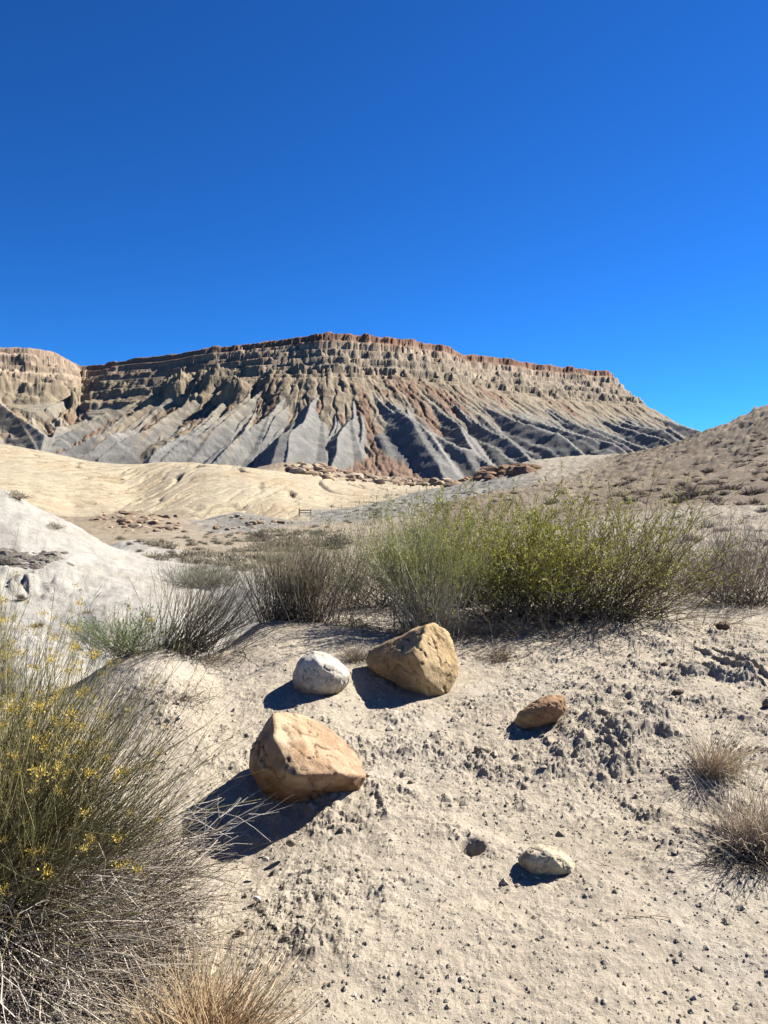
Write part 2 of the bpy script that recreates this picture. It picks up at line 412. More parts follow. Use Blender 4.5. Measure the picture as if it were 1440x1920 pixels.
def sheet_eval(u, d):
    x = u * d; y = d; v = np.log(d)
    wu = u + .015 * fbm(u * 14, v * 5, 3, 80); wv = v + .06 * fbm(u * 9, v * 6, 3, 81)
    R = np.stack([bil(GR[k], wu, wv) for k in range(len(REG))])
    z = base_h(x, y)
    nm = 1 - sstep(7.5, 11, y)
    rm = np.zeros_like(x)
    sel = nm > 0
    if sel.any():
        dz, m = near_detail(x[sel], y[sel])
        sandy = np.clip(R[0][sel] * 1.3, .25, 1)
        zz = np.zeros_like(x); zz[sel] = dz * sandy * nm[sel]
        z = z + zz; rm[sel] = m
    z = z + mid_detail(x, y, u, v, R) * sstep(6.0, 8.5, y)
    # colour
    col = np.tensordot(R, PALA, axes=(0, 0))
    big = fbm(x / (1 + y * .12), y / (1 + y * .3), 4, 90)
    fi = fbm(x / (.1 + y * .012), y / (.1 + y * .04), 4, 91)
    # white efflorescence and darker soil on the near bank
    nearw = (1 - sstep(8, 12, y)) * R[0]
    t = sstep(.02, .32, fbm(x * 1.1 + 3, y * 1.1, 4, 92)) * nearw
    col = col * (1 - t[..., None] * .45) + np.array((.60, .545, .45)) * t[..., None] * .45
    t = sstep(.05, .4, fbm(x * 1.6 - 3, y * 1.6, 4, 93)) * nearw * .6
    col = col * (1 - t[..., None] * .5) + np.array((.44, .37, .27)) * t[..., None] * .5
    t = sstep(.3, .9, rm) * nearw * .35
    col = col * (1 - t[..., None]) + np.array((.47, .42, .34)) * t[..., None]
    # hillside patches of dry cheat grass and pale soil
    t = (R[6] * sstep(.0, .35, big))
    col = col * (1 - .5 * t[..., None]) + np.array((.37, .31, .22)) * .5 * t[..., None]
    t = (R[6] * sstep(.05, .3, fbm(x / 7, y / 12, 4, 94)))
    col = col * (1 - .55 * t[..., None]) + np.array((.195, .145, .10)) * .55 * t[..., None]
    t = R[2] * sstep(-.1, .3, fbm(x / 2.5, y / 5, 4, 95)) * sstep(12, 20, y)
    col = col * (1 - .5 * t[..., None]) + np.array((.27, .21, .14)) * .5 * t[..., None]
    t = R[1] * sstep(.0, .3, fbm(x * .5, y * .5, 5, 98, .62))
    col = col * (1 - .55 * t[..., None]) + np.array((.50, .455, .37)) * .55 * t[..., None]
    # yellow hills: pale bands and grey toes
    t = R[3] * sstep(-.05, .35, fbm(x / 26, y / 60, 3, 96))
    col = col * (1 - .5 * t[..., None]) + np.array((.54, .48, .345)) * .5 * t[..., None]
    t = R[3] * sstep(.1, .4, fbm(x / 10 + 7, y / 30, 4, 97)) * .5
    col = col * (1 - t[..., None]) + np.array((.46, .335, .195)) * t[..., None]
    col = col * (1 - .42 * np.clip(mid_detail.crk, 0, 1) + .14 * fi + .10 * big)[..., None]
    return x, y, z, np.clip(col * KA, 0, 1), R

def grid_faces(nu, nd):
    i = np.arange(nu - 1)[:, None]; j = np.arange(nd - 1)[None, :]
    a = i * nd + j
    return np.stack([a, a + nd, a + nd + 1, a + 1], -1).reshape(-1, 4)

def emit(name, P, cols, faces, mat, smooth=True):
    used = np.unique(faces); rm = np.full(len(P), -1, np.int64); rm[used] = np.arange(len(used))
    me = mesh_from(name, P[used], rm[faces], mat, cols[used], smooth)
    o = obj(name, me); o['kind'] = 'structure'
    return o

# near sheet 0.9 .. 8.6 m : one fine grid
DJ = 8.6
U1 = np.linspace(-.64, .64, 840)
D1 = np.exp(np.concatenate([np.linspace(math.log(.9), math.log(1.9), 30, endpoint=False), np.linspace(math.log(1.9), math.log(DJ), 480)]))
uu, dd = np.meshgrid(U1, D1, indexing='ij')
x, y, z, col, R = sheet_eval(uu, dd)
ZN = z.copy()
P = np.stack([x, y, z], -1).reshape(-1, 3)
emit('ground', P, col.reshape(-1, 3), grid_faces(*uu.shape), M_NEAR, False)
def near_h(px_, py_):
    """height of the finished near sheet"""
    u = px_ / py_; fu = (u - U1[0]) / (U1[1] - U1[0]); i = int(np.clip(round(fu), 0, len(U1) - 1))
    j = int(np.clip(np.searchsorted(D1, py_), 0, len(D1) - 1))
    return float(ZN[i, j])

# mid and far sheet, split in hills by region
U2 = np.linspace(-.64, .64, 580)
ng = 390
D2 = np.exp(np.concatenate([np.linspace(math.log(DJ * .995), math.log(92), 240, endpoint=False), np.linspace(math.log(92), math.log(262), 290, endpoint=False), np.linspace(math.log(262), math.log(420), 30, endpoint=False), np.linspace(math.log(420), math.log(3000), 40)]))
uu, dd = np.meshgrid(U2, D2, indexing='ij')
x, y, z, col, R = sheet_eval(uu, dd)
z[:, 0] -= .03
P = np.stack([x, y, z], -1).reshape(-1, 3)
fc = grid_faces(*uu.shape)
# names by region
grp = np.array([0, 1, 0, 2, 3, 3, 4, 4])
vr = grp[np.argmax(R, 0)].reshape(-1)
far_ = dd.reshape(-1)
vr = np.where(far_ > 420, 0, vr)
fr = vr[fc[:, 0]]
for k, nm in enumerate(['valley_floor', 'white_hill', 'yellow_hill', 'grey_mound', 'brown_hill']):
    s = fc[fr == k]
    if len(s): emit(nm, P, col.reshape(-1, 3), s, M_YEL if k in (2, 3) else M_WHITE if k == 1 else M_MID)

# the land carrying on to both sides
for sg in (-1, 1):
    U3 = np.concatenate([np.linspace(.632, .9, 70), np.exp(np.linspace(math.log(.91), math.log(9), 60))]) * sg
    if sg < 0: U3 = U3[::-1]
    D3 = np.exp(np.linspace(math.log(.9), math.log(3000), 330))
    uu, dd = np.meshgrid(U3, D3, indexing='ij')
    x, y, z, col, R = sheet_eval(uu, dd)
    z = z - .02 * (np.abs(uu) < .64)
    emit('land', np.stack([x, y, z], -1).reshape(-1, 3), col.reshape(-1, 3), grid_faces(*uu.shape), M_NEAR, False)
# ground carrying on behind the viewer
bm = bmesh.new()
for (x0, x1, y0, y1) in ((-40, 40, -60, 1.2),):
    n = 40
    vs = [[bm.verts.new((x0 + (x1 - x0) * i / n, y0 + (y1 - y0) * j / n, -.03 + .03 * math.sin(i * 1.7) * math.cos(j * 1.3) - .05)) for j in range(n + 1)] for i in range(n + 1)]
    for i in range(n):
        for j in range(n): bm.faces.new((vs[i][j], vs[i + 1][j], vs[i + 1][j + 1], vs[i][j + 1]))
me = bpy.data.meshes.new('path'); bm.to_mesh(me); bm.free()
for p in me.polygons: p.use_smooth = True
M_PATH = ground_material('path_soil', use_attr=False, base=[c * KA for c in PAL['sand']], bump=.6, fine=120)
me.materials.append(M_PATH)
o = obj('path', me); o['kind'] = 'structure'

# ------------------------------------------------------------------ the mesa
def build_mesa():
    H = 215.0
    rim_px = [(-520, 590, 970), (-350, 612, 1010), (-150, 632, 1075), (0, 648, 1130), (60, 650, 1150), (100, 657, 1185), (128, 672, 1215), (150, 684, 1235), (200, 681, 1215), (250, 669, 1190), (330, 661, 1160), (400, 649, 1140), (470, 641, 1120), (530, 632, 1100),
              (590, 624, 1085), (625, 621, 1085), (700, 628, 1115), (760, 633, 1145), (830, 645, 1190), (870, 663, 1240), (930, 667, 1290), (1000, 680, 1350), (1060, 686, 1400), (1143, 694, 1460)]
    RP = []; RH = []
    for px, row, d in rim_px:
        p = pix(px, row, d); RP.append((p.x, p.y)); RH.append(p.z)
    RP.append((RP[-1][0] * 1.02 + 25, RP[-1][1] + 90)); RP.append((RP[-1][0] + 160, RP[-1][1] + 500)); RH += [RH[-1]] * 2
    RP = np.array(RP)
    # resample
    seg = np.hypot(*np.diff(RP, axis=0).T); s = np.concatenate([[0], np.cumsum(seg)]); s0 = s
    S = np.linspace(0, s[-1], 260)
    RX = np.interp(S, s, RP[:, 0]); RY = np.interp(S, s, RP[:, 1])
    k = np.array([1, 2, 3, 2, 1]) / 9.
    RXs = np.convolve(np.pad(RX, 2, 'edge'), k, 'valid'); RYs = np.convolve(np.pad(RY, 2, 'edge'), k, 'valid')
    kk = 41; wn_ = np.hanning(kk + 2)[1:-1]; wn_ /= wn_.sum()
    SX = np.convolve(np.pad(RXs, kk // 2, 'reflect', reflect_type='odd'), wn_, 'valid'); SY = np.convolve(np.pad(RYs, kk // 2, 'reflect', reflect_type='odd'), wn_, 'valid')
    tx, ty = np.gradient(SX), np.gradient(SY); tl = np.hypot(tx, ty)
    OX = SX + ty / tl * 165; OY = SY - tx / tl * 165
    OS = np.concatenate([[0], np.cumsum(np.hypot(np.diff(OX), np.diff(OY)))])
    u = np.linspace(-.62, .50, 1060)
    d = np.concatenate([np.linspace(640, 860, 60, endpoint=False), np.linspace(860, 1500, 290, endpoint=False), np.linspace(1500, 1950, 90)])
    uu, dd = np.meshgrid(u, d, indexing='ij')
    x = uu * dd; y = dd
    X = x.ravel(); Y = y.ravel()
    best = np.full(X.shape, 1e9); bs = np.zeros(X.shape)
    for i in range(len(S) - 1):
        ax, ay = RXs[i], RYs[i]; bx, by = RXs[i + 1] - ax, RYs[i + 1] - ay
        L2 = bx * bx + by * by
        t = np.clip(((X - ax) * bx + (Y - ay) * by) / L2, 0, 1)
        dx = X - ax - t * bx; dy = Y - ay - t * by
        D = dx * dx + dy * dy
        m = D < best
        best = np.where(m, D, best); bs = np.where(m, S[i] + t * (S[i + 1] - S[i]), bs)
    b2 = np.full(X.shape, 1e9); os_ = np.zeros(X.shape)
    for i in range(0, len(S) - 2, 2):
        ax, ay = OX[i], OY[i]; bx, by = OX[i + 2] - ax, OY[i + 2] - ay
        t = np.clip(((X - ax) * bx + (Y - ay) * by) / (bx * bx + by * by + 1e-9), 0, 1)
        D = (X - ax - t * bx) ** 2 + (Y - ay - t * by) ** 2
        m = D < b2; b2 = np.where(m, D, b2); os_ = np.where(m, OS[i] + t * (OS[i + 2] - OS[i]), os_)
    os_ = os_.reshape(x.shape)
    r = np.sqrt(best).reshape(x.shape); s = bs.reshape(x.shape)
    # sign : inside polygon test by closing far behind
    poly = np.concatenate([np.stack([RXs, RYs], 1), [[RXs[-1], 5000], [-5000, 5000], [-5000, RYs[0]]]])
    ins = np.zeros(X.shape, bool)
    for i in range(len(poly)):
        x1, y1 = poly[i]; x2, y2 = poly[(i + 1) % len(poly)]
        if y1 == y2: continue
        c = ((y1 > Y) != (y2 > Y)) & (X < (x2 - x1) * (Y - y1) / (y2 - y1) + x1)
        ins ^= c
    ins = ins.reshape(x.shape)
    r = np.where(ins, -r, r)
    sw = os_ + 5 * fbm(x / 80, y / 80, 2, 100)
    pxs = uu * F + 720
    leftness = 1 - sstep(400, 600, pxs)
    pr = np.array([-400, -3, 0.5, 2, 10, 12, 22, 23.5, 36, 37, 52, 55, 80, 105, 145, 185, 230, 275, 320, 360, 420])
    pz = np.array([217, 215, 213, 203, 199, 191, 187, 180, 174, 167, 160, 151, 139, 123, 97, 71, 44, 22, 7, 0, -4])
    pr2 = np.array([-400, -3, 0.5, 3, 18, 20, 36, 39, 60, 63, 84, 88, 112, 116, 132, 162, 200, 240, 285, 335, 380, 420])
    pz2 = np.array([217, 215, 213, 204, 198, 189, 181, 173, 164, 156, 145, 135, 122, 112, 102, 83, 60, 40, 18, 4, -1, -4])
    wing = 1 - sstep(150, 230, pxs)
    # every bed breaks back on its own line, so that ledges run level
    lev = np.floor(np.interp(r + 6 * fbm(x / 50, y / 50, 3, 101), pr, pz) / 12.0)
    ja = sw / 26 + lev * 7.7; jb = lev * 3.1 + .5
    n_bed = fbm(ja, jb + r / 60, 4, 102, .6)
    blk = np.floor(3.2 * fbm(sw / 15 + lev * 5.3, jb + r / 50, 3, 103)) / 3.2
    rr = r + (9 * fbm(x / 60, y / 60, 3, 104) + 7 * n_bed * (1 + wing) + 4 * blk) * sstep(-16, 2, r) * (1 - .5 * sstep(60, 110, r))
    rr = rr + leftness * 15 * sstep(6, 50, r) * ridged(x / 55, y / 55, 3, 105)
    P1 = np.interp(rr, pr, pz); P2 = np.interp(rr, pr2, pz2)
    z = P1 * (1 - leftness) + P2 * leftness
    HS = np.interp(s, s0, RH) / 215.0
    z = z + np.where(rr < 2, 1, 0) * (3.0 * clods(x, y, 28, .7, 106) + 1.6 * fbm(x / 9, y / 9, 3, 107) + 1.5 * np.floor(2.5 * fbm(sw / 24, sw * 0, 3, 142)) / 2.5 - 1.5)
    z = z + wing * (8 * fbm(x / 24, y / 24, 4, 144, .6)) * sstep(2, 12, r) * (1 - sstep(90, 130, r))
    knob = clods(sw + 8 * fbm(x / 25, y / 25, 3, 130), r * .8, 50, .95, 131, .55) * (.8 + .5 * fbm(x / 12, y / 12, 3, 143))
    z = z + leftness * 26 * knob * sstep(48, 66, r) * (1 - sstep(105, 140, r))
    knob2 = clods(sw, r * 1.2, 22, .8, 132, .9)
    z = z + (1 - leftness) * 6 * knob2 * sstep(42, 52, r) * (1 - sstep(58, 80, r))
    # talus surface with small gullies running down it
    ga = np.abs(fbm(sw / 17 + .5 * fbm(x / 30, y / 30, 2, 108), r / 150, 3, 109))
    tal_on = sstep(50, 90, r) * (1 - sstep(280, 340, r))
    z = z - tal_on * 3.6 * np.clip(1 - ga * 4.5, 0, 1) + tal_on * 1.6 * fbm(x / 9, y / 9, 3, 110)
    base_z = z.copy()
    # shale spurs : straight crests with plane flanks and a triangular front
    best = np.full_like(z, -1e9); tq = np.zeros_like(z); crest = np.zeros_like(z)
    Pm = lambda q: np.interp(q, pr, pz) * (1 - leftness) + np.interp(q, pr2, pz2) * leftness - 3.0
    def rnd_(i, k):
        h = _hash(i.astype(np.int64), np.full(i.shape, k, dtype=np.int64), 111); return (h & 1023) / 1023.
    for (spc, r0a, r0b, r1a, r1b, ha, hb, kk_, lay) in ((50., 80, 165, 215, 300, 19, 33, .92, 0), (31., 100, 200, 160, 285, 8, 19, .98, 20), (19., 70, 160, 110, 235, 3, 8, 1.0, 40)):
        c0 = np.floor(sw / spc)
        for o_ in (-2, -1, 0, 1, 2):
            i = c0 + o_
            si = (i + .1 + .8 * rnd_(i, lay + 1)) * spc
            ra = r0a + (r0b - r0a) * rnd_(i, lay + 2) - 22 * sstep(700, 900, pxs); rb = np.maximum(r1a + (r1b - r1a) * rnd_(i, lay + 3), ra + 45)
            hh = (ha + (hb - ha) * rnd_(i, lay + 4)) * (1.08 + .25 * sstep(760, 1000, pxs) - .30 * leftness); dr = (rnd_(i, lay + 5) - .5) * .5
            t = (r - ra) / (rb - ra)
            sc = si + dr * (r - ra) + 2.0 * np.sin(r / 17. + si)
            za = Pm(ra) - 1.0; zb_ = Pm(rb) + hh
            tc_ = np.clip(t, 0, 1)
            zc = za + (zb_ - za) * tc_ - 3.5 * np.sin(np.pi * tc_) + 1.1 * perlin(r / 7. + si, si * .37 + r * 0, 112)
            zc = np.where(t > 1, zb_ - .62 * (r - rb), zc); zc = np.where(t < 0, za + .35 * (ra - r) - .0, zc)
            ds = np.abs(sw - sc)
            hz = zc - kk_ * ds * (1 - .15 * np.clip(ds / 30, 0, 1)) * (1 + .15 * perlin(ds / 14, r / 30 + si, 113))
            hz = np.where(r < ra - 12, -1e9, hz)
            w = hz > best
            best = np.where(w, hz, best)
            tq = np.where(w, ds * 1.0 + r * .85 + si * 3.3, tq); crest = np.where(w, 1 - np.clip(ds / 9., 0, 1), crest)
    fade_l = 1.0
    q_ = tq / 6.5; f_ = np.abs((q_ - np.floor(q_)) - .5) * 2
    q2_ = tq / 17. + .3 * fbm(x / 15, y / 15, 2, 114); f2_ = np.abs((q2_ - np.floor(q2_)) - .5) * 2
    spur = best - base_z
    best = best + (1.0 * (f_ - .5) + .9 * (f2_ - .5)) * np.clip(spur / 5, 0, 1)
    z = np.maximum(base_z, best)
    gm = sstep(-.3, 1.2, best - base_z) * sstep(60, 100, r)
    zt = z
    per = 6.5; zz_ = z + 1.6 * fbm(x / 40, y / 40, 2, 133); fz = zz_ / per - np.floor(zz_ / per)
    z = z + per * .7 * (sstep(.35, .65, fz) - fz) * sstep(132, 155, z) * (z < 202)
    z = z * (1 + (HS - 1) * sstep(0, 200, z))
    t1 = 1 - gm
    # colours by bed
    zb = z / (1 + (HS - 1) * sstep(0, 200, z)) + 5 * fbm(x / 60, y / 60, 3, 120) + 1.5 * fbm(x / 8, y / 8, 2, 121)
    hN = zb + 2.0 * fbm(sw / 30, zb / 5, 2, 135)
    stops = [(-10, (.30, .285, .25)), (55, (.31, .29, .25)), (78, (.30, .275, .225)), (94, (.33, .28, .20)), (135, (.35, .285, .20)), (150, (.31, .25, .175)), (158, (.38, .31, .22)),
             (164, (.27, .225, .165)), (172, (.40, .32, .225)), (178, (.28, .23, .17)), (184, (.42, .33, .235)), (190, (.33, .26, .185)), (195, (.50, .40, .29)), (199, (.44, .33, .23)), (204, (.25, .135, .085)), (222, (.24, .125, .08))]
    hs = [a for a, _ in stops]
    col = np.stack([np.interp(hN, hs, [c[k] for _, c in stops]) for k in range(3)], -1)
    # left part: browner, redder shelves, grey only low
    colL = col * (1 - .0)
    stopsL = [(-10, (.30, .28, .245)), (40, (.31, .285, .235)), (62, (.35, .29, .205)), (100, (.33, .265, .175)), (140, (.31, .25, .17)), (160, (.29, .235, .16)), (172, (.36, .28, .195)), (182, (.27, .20, .14)), (192, (.38, .295, .21)), (203, (.27, .18, .125)), (222, (.25, .16, .11))]
    hl = [a for a, _ in stopsL]
    cL = np.stack([np.interp(hN, hl, [c[k] for _, c in stopsL]) for k in range(3)], -1)
    lw = leftness[..., None]
    col = col * (1 - lw) + cL * lw
    far_left = (1 - sstep(120, 190, pxs))[..., None] * sstep(100, 150, zb)[..., None]
    col = col * (1 - far_left * .7) + np.array((.40, .31, .225)) * far_left * .7
    # thin beds in the cliffs
    bed = perlin(zb / 2.6, sw / 90, 136) * sstep(125, 150, zb) * (zb < 203)
    col = col * (1 + (.38 + .3 * wing) * bed)[..., None]
    # talus: olive brown above, rusty rubble in streams between the spurs
    tl_on = sstep(40, 70, r) * (1 - sstep(290, 330, r)) * (1 - gm)
    soil = np.array((.29, .235, .16)) * (1 + .25 * fbm(x / 14, y / 14, 4, 137))[..., None]
    soil = soil * (1 - .65 * (sstep(640, 800, pxs) * (1 - sstep(100, 130, zb)))[..., None]) + np.array((.215, .205, .18)) * .65 * (sstep(640, 800, pxs) * (1 - sstep(100, 130, zb)))[..., None]
    col = col * (1 - .8 * tl_on[..., None]) + soil * .8 * tl_on[..., None]
    strm = fbm(sw / 30, r / 170, 4, 138, .6) + .12 * leftness
    rub = sstep(.0, .13, strm - .22 * sstep(820, 1050, pxs)) * (1 - leftness * (1 - sstep(105, 150, r))) * sstep(50, 90, r) * (1 - sstep(300, 340, r)) * (1 - gm * .97)
    rc = np.array((.245, .15, .10)) * (1 + .6 * fbm(x / 4, y / 4, 3, 127))[..., None]
    col = col * (1 - .85 * rub[..., None]) + rc * .85 * rub[..., None]
    z = z + rub * (1.8 * clods(x, y, 6, .8, 125) + .9 * fbm(x / 4, y / 4, 2, 126))
    # grey shale spurs
    rt_ = sstep(720, 900, pxs)
    hi_ = sstep(106, 138, -18 * rt_ +  zb + 12 * fbm(x / 50, y / 50, 2, 139))[..., None]
    gm = gm * (1 - .75 * leftness * sstep(.10, .22, fbm(sw / 26, r / 150, 3, 145)) * sstep(-2, 10, 40 - spur))
    gcol = np.array((.225, .218, .20)) * (1 - hi_) + np.array((.31, .255, .175)) * hi_
    gcol = gcol * (1 - .6 * leftness[..., None] * sstep(58, 88, zb)[..., None]) + np.array((.31, .265, .19)) * .6 * (leftness * sstep(58, 88, zb))[..., None]
    gcol = gcol * (1 + .10 * fbm(x / 10, y / 10, 3, 140))[..., None] * (1 + .22 * crest)[..., None]
    col = col * (1 - gm[..., None]) + gcol * gm[..., None]
    capv = sstep(-.1, .3, fbm(sw / 22, zb / 12, 3, 141)) * (zb > 196)
    col = col * (1 - .2 * capv[..., None]) + np.array((.36, .26, .18)) * .2 * capv[..., None]
    col = col * .92 * (1 + .22 * fbm(x / 9, y / 9, 4, 128))[..., None]
    P = np.stack([x, y, z], -1).reshape(-1, 3)
    fc = grid_faces(*x.shape)
    rf = r.reshape(-1)
    keep = (rf[fc] > -70).all(1) & (rf[fc] < 400).all(1)
    o = emit('mesa', P, np.clip(col * .66, 0, 1).reshape(-1, 3), fc[keep], M_MESA)
    return o
build_mesa()

#--PART2--
# ------------------------------------------------------------------ stones
_ICO = {}
def ico(sub):
    if sub not in _ICO:
        bm = bmesh.new(); bmesh.ops.create_icosphere(bm, subdivisions=sub, radius=1)
        V = np.array([v.co[:] for v in bm.verts]); Fc = np.array([[v.index for v in f.verts] for f in bm.faces]); bm.free()
        V /= np.linalg.norm(V, axis=1)[:, None]
        _ICO[sub] = (V, Fc)
    return _ICO[sub]
def noise3(p, sc, seed, oct=4, gain=.5):
    a = fbm(p[:, 0] * sc + 3, p[:, 1] * sc + p[:, 2] * sc * .37, oct, seed, gain)
    b = fbm(p[:, 1] * sc - 5, p[:, 2] * sc - p[:, 0] * sc * .41, oct, seed + 7, gain)
    c = fbm(p[:, 2] * sc + 9, p[:, 0] * sc + p[:, 1] * sc * .29, oct, seed + 13, gain)
    return (a + b + c) / 1.8
def hull_stone(name, pts, mat, colfn, sub=6, p=26, rough=.012, seed=0, pits=0, strata=0, cracks=0, chips=26, grow=1.0):
    pts = [Vector(q) for q in pts]
    cen = sum(pts, Vector()) / len(pts)
    bm = bmesh.new()
    for q in pts: bm.verts.new(q - cen)
    r = bmesh.ops.convex_hull(bm, input=bm.verts)
    bmesh.ops.delete(bm, geom=list({g for g in r['geom_interior'] + r['geom_unused'] if isinstance(g, bmesh.types.BMVert)}), context='VERTS')
    bmesh.ops.recalc_face_normals(bm, faces=bm.faces)
    N_ = []; D_ = []
    for f in bm.faces:
        n = f.normal; d = n.dot(f.verts[0].co)
        if d < 0: n = -n; d = -d
        if d > 1e-4: N_.append(n[:]); D_.append(d)
    bm.free()
    N_ = np.array(N_); D_ = np.array(D_)
    H_ = np.array([(q - cen)[:] for q in pts]); rs_ = np.random.RandomState(seed)
    ex = rs_.randn(chips, 3); ex /= np.linalg.norm(ex, axis=1)[:, None]
    sup = (H_ @ ex.T).max(0) * rs_.uniform(.90, .975, chips)
    N_ = np.concatenate([N_, ex]); D_ = np.concatenate([D_, sup])
    V, Fc = ico(sub)
    size = D_.mean()
    # warp the direction a bit so that edges are not ruler straight
    q = V + .022 * np.stack([noise3(V, 2.5, seed + k * 3, 3) for k in range(3)], 1)
    t = np.clip(q @ N_.T / D_, 0, None)
    R_ = (t ** p).sum(1) ** (-1 / p) * grow
    P = V * R_[:, None]
    n0 = noise3(P / size, 1.3, seed + 20, 4)
    n1 = noise3(P / size, 6, seed + 30, 4, .6)
    # chipped, stepped surface
    st = np.floor(n0 * 5) / 5
    n2 = np.abs(noise3(P / size, 11, seed + 60, 3, .6))
    n3 = noise3(P / size, 2.6, seed + 70, 2); fl = np.floor(n3 * 4) / 4
    disp = rough * (.5 * n0 + .9 * fl + .45 * n1 - .6 * n2)
    if strata:
        u_ = (P[:, 2] + P[:, 0] * .35) / size * 9 + 1.2 * n0
        disp = disp + strata * rough * .6 * np.sin(u_)
    if cracks:
        c = np.abs(noise3(P / size, 1.5, seed + 40, 3)); disp = disp - cracks * np.clip(.045 - c, 0, 1) / .045 * rough
    if pits:
        a = clods(P[:, 0], P[:, 2] + .6 * P[:, 1], pits, .75, seed + 50)
        disp = disp - .2 * pits * a - .12 * pits * clods(P[:, 0] + P[:, 1], P[:, 2], pits * .6, .7, seed + 51)
    P = P * (1 + (disp / R_)[:, None])
    col = colfn(P / size, n0, n1)
    bl = perlin((P[:, 2] + .35 * P[:, 0] + .02 * n0) / size * 7, P[:, 1] / size * .6, seed + 80) + .6 * perlin((P[:, 2] + .35 * P[:, 0]) / size * 17, P[:, 1] / size, seed + 81)
    col = col * (1 + .16 * bl + .10 * n1)[:, None]
    if cracks: col = col * (1 - .5 * np.clip(.03 - c, 0, 1) / .03)[:, None]
    me = mesh_from(name, P, Fc, mat, np.clip(col * .80, 0, 1), True)
    o = obj(name, me, loc=cen)
    return o
def mixc(a, b, t):
    t = np.clip(t, 0, 1)[:, None]; return np.array(a) * (1 - t) + np.array(b) * t

def outline_stone(name, outl, depth, dmid, **kw):
    """outline in photo pixels at distance dmid; front and back rings inset"""
    cx = sum(p[0] for p in outl) / len(outl); cy = sum(p[1] for p in outl) / len(outl)
    pts = []
    for (a, b) in outl:
        pts.append(pix(a, b, dmid))
        for f, g in ((.72, -.36), (.72, .36), (.35, .5), (.35, -.5)):
            pts.append(pix(cx + (a - cx) * f, cy + (b - cy) * f, dmid + depth * g))
    return hull_stone(name, pts, **kw)

# big tan boulder (front)
d0 = hit(575, 1512).y - .02
v = [(512, 1335, .22), (562, 1335, .36), (606, 1352, .40), (642, 1384, .40), (670, 1412, .36), (690, 1456, .16), (672, 1484, .14), (622, 1497, .13), (553, 1455, -.10), (640, 1450, -.01),
     (580, 1520, .12), (530, 1520, .12), (490, 1484, .12), (463, 1440, .18), (469, 1403, .22), (494, 1360, .24), (514, 1385, .02), (500, 1440, -.01),
     (600, 1400, .52), (500, 1400, .46), (650, 1440, .46), (520, 1505, .40), (640, 1490, .40)]
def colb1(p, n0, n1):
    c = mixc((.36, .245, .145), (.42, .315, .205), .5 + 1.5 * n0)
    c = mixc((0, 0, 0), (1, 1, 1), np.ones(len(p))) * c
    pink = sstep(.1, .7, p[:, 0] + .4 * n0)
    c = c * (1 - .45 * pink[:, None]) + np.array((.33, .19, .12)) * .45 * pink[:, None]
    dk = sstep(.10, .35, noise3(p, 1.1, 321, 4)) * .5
    rust_shade = sstep(.15, -.35, p[:, 2] + .5 * n0) * .8; c = c * (1 - rust_shade[:, None]) + np.array((.20, .105, .045)) * rust_shade[:, None]  # rusty brown low faces, darkened to paint in their shade
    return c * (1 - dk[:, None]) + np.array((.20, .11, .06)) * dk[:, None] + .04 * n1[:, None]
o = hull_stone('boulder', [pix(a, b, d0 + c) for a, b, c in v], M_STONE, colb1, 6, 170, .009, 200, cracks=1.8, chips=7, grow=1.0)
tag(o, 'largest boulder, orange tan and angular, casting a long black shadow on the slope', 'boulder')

d0 = hit(805, 1304).y - .02
v = [(815, 1166, .22), (800, 1170, .12), (846, 1186, .26), (858, 1225, .22), (861, 1272, .14), (838, 1303, .05), (803, 1309, .02), (780, 1225, -.12), (793, 1270, -.10), (760, 1292, .06), (722, 1272, .18),
     (690, 1252, .30), (680, 1225, .42), (725, 1202, .44), (775, 1180, .32), (835, 1200, .48), (720, 1230, .52), (840, 1290, .42), (700, 1262, .42)]
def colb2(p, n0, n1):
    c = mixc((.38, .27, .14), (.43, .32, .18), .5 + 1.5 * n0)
    dk = sstep(.0, -.5, p[:, 0] + .4 * n0) * .6  # shade of the left face painted into the colour
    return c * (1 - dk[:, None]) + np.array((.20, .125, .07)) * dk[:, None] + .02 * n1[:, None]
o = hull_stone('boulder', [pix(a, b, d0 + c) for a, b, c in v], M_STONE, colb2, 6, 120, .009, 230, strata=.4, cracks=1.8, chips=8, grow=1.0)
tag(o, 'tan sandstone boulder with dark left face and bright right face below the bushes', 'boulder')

dm = hit(600, 1308).y + .16
def colw(p, n0, n1):
    c = mixc((.45, .41, .33), (.54, .50, .42), .5 + 1.5 * n0)
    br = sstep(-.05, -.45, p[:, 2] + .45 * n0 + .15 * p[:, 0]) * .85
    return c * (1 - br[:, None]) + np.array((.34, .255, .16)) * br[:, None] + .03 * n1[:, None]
o = outline_stone('boulder', [(590, 1217), (606, 1219), (640, 1241), (658, 1264), (654, 1284), (630, 1309), (598, 1320), (568, 1316), (551, 1302), (546, 1268), (560, 1236)], .40, dm,
                  mat=M_STONE, colfn=colw, sub=6, p=30, rough=.007, seed=260, cracks=1.2, grow=1.06)
tag(o, 'rounded white rock with brown stained underside standing left of the split toned boulder', 'rock')

dm = hit(1000, 1368).y + .05
def colp(p, n0, n1):
    c = mixc((.28, .165, .09), (.33, .20, .115), .5 + 1.5 * n0)
    yl = sstep(-.2, -1.2, p[:, 0]) * .7
    return c * (1 - yl[:, None]) + np.array((.42, .30, .14)) * yl[:, None] + .03 * n1[:, None]
o = outline_stone('rock', [(960, 1356), (972, 1334), (1005, 1311), (1040, 1299), (1060, 1303), (1064, 1330), (1044, 1354), (1002, 1372), (970, 1374)], .26, dm,
                  mat=M_STONE, colfn=colp, sub=6, p=22, rough=.006, seed=280, pits=.034, grow=1.07)
tag(o, 'pitted orange brown oblong rock above the crumbly ledge, right of centre', 'rock')

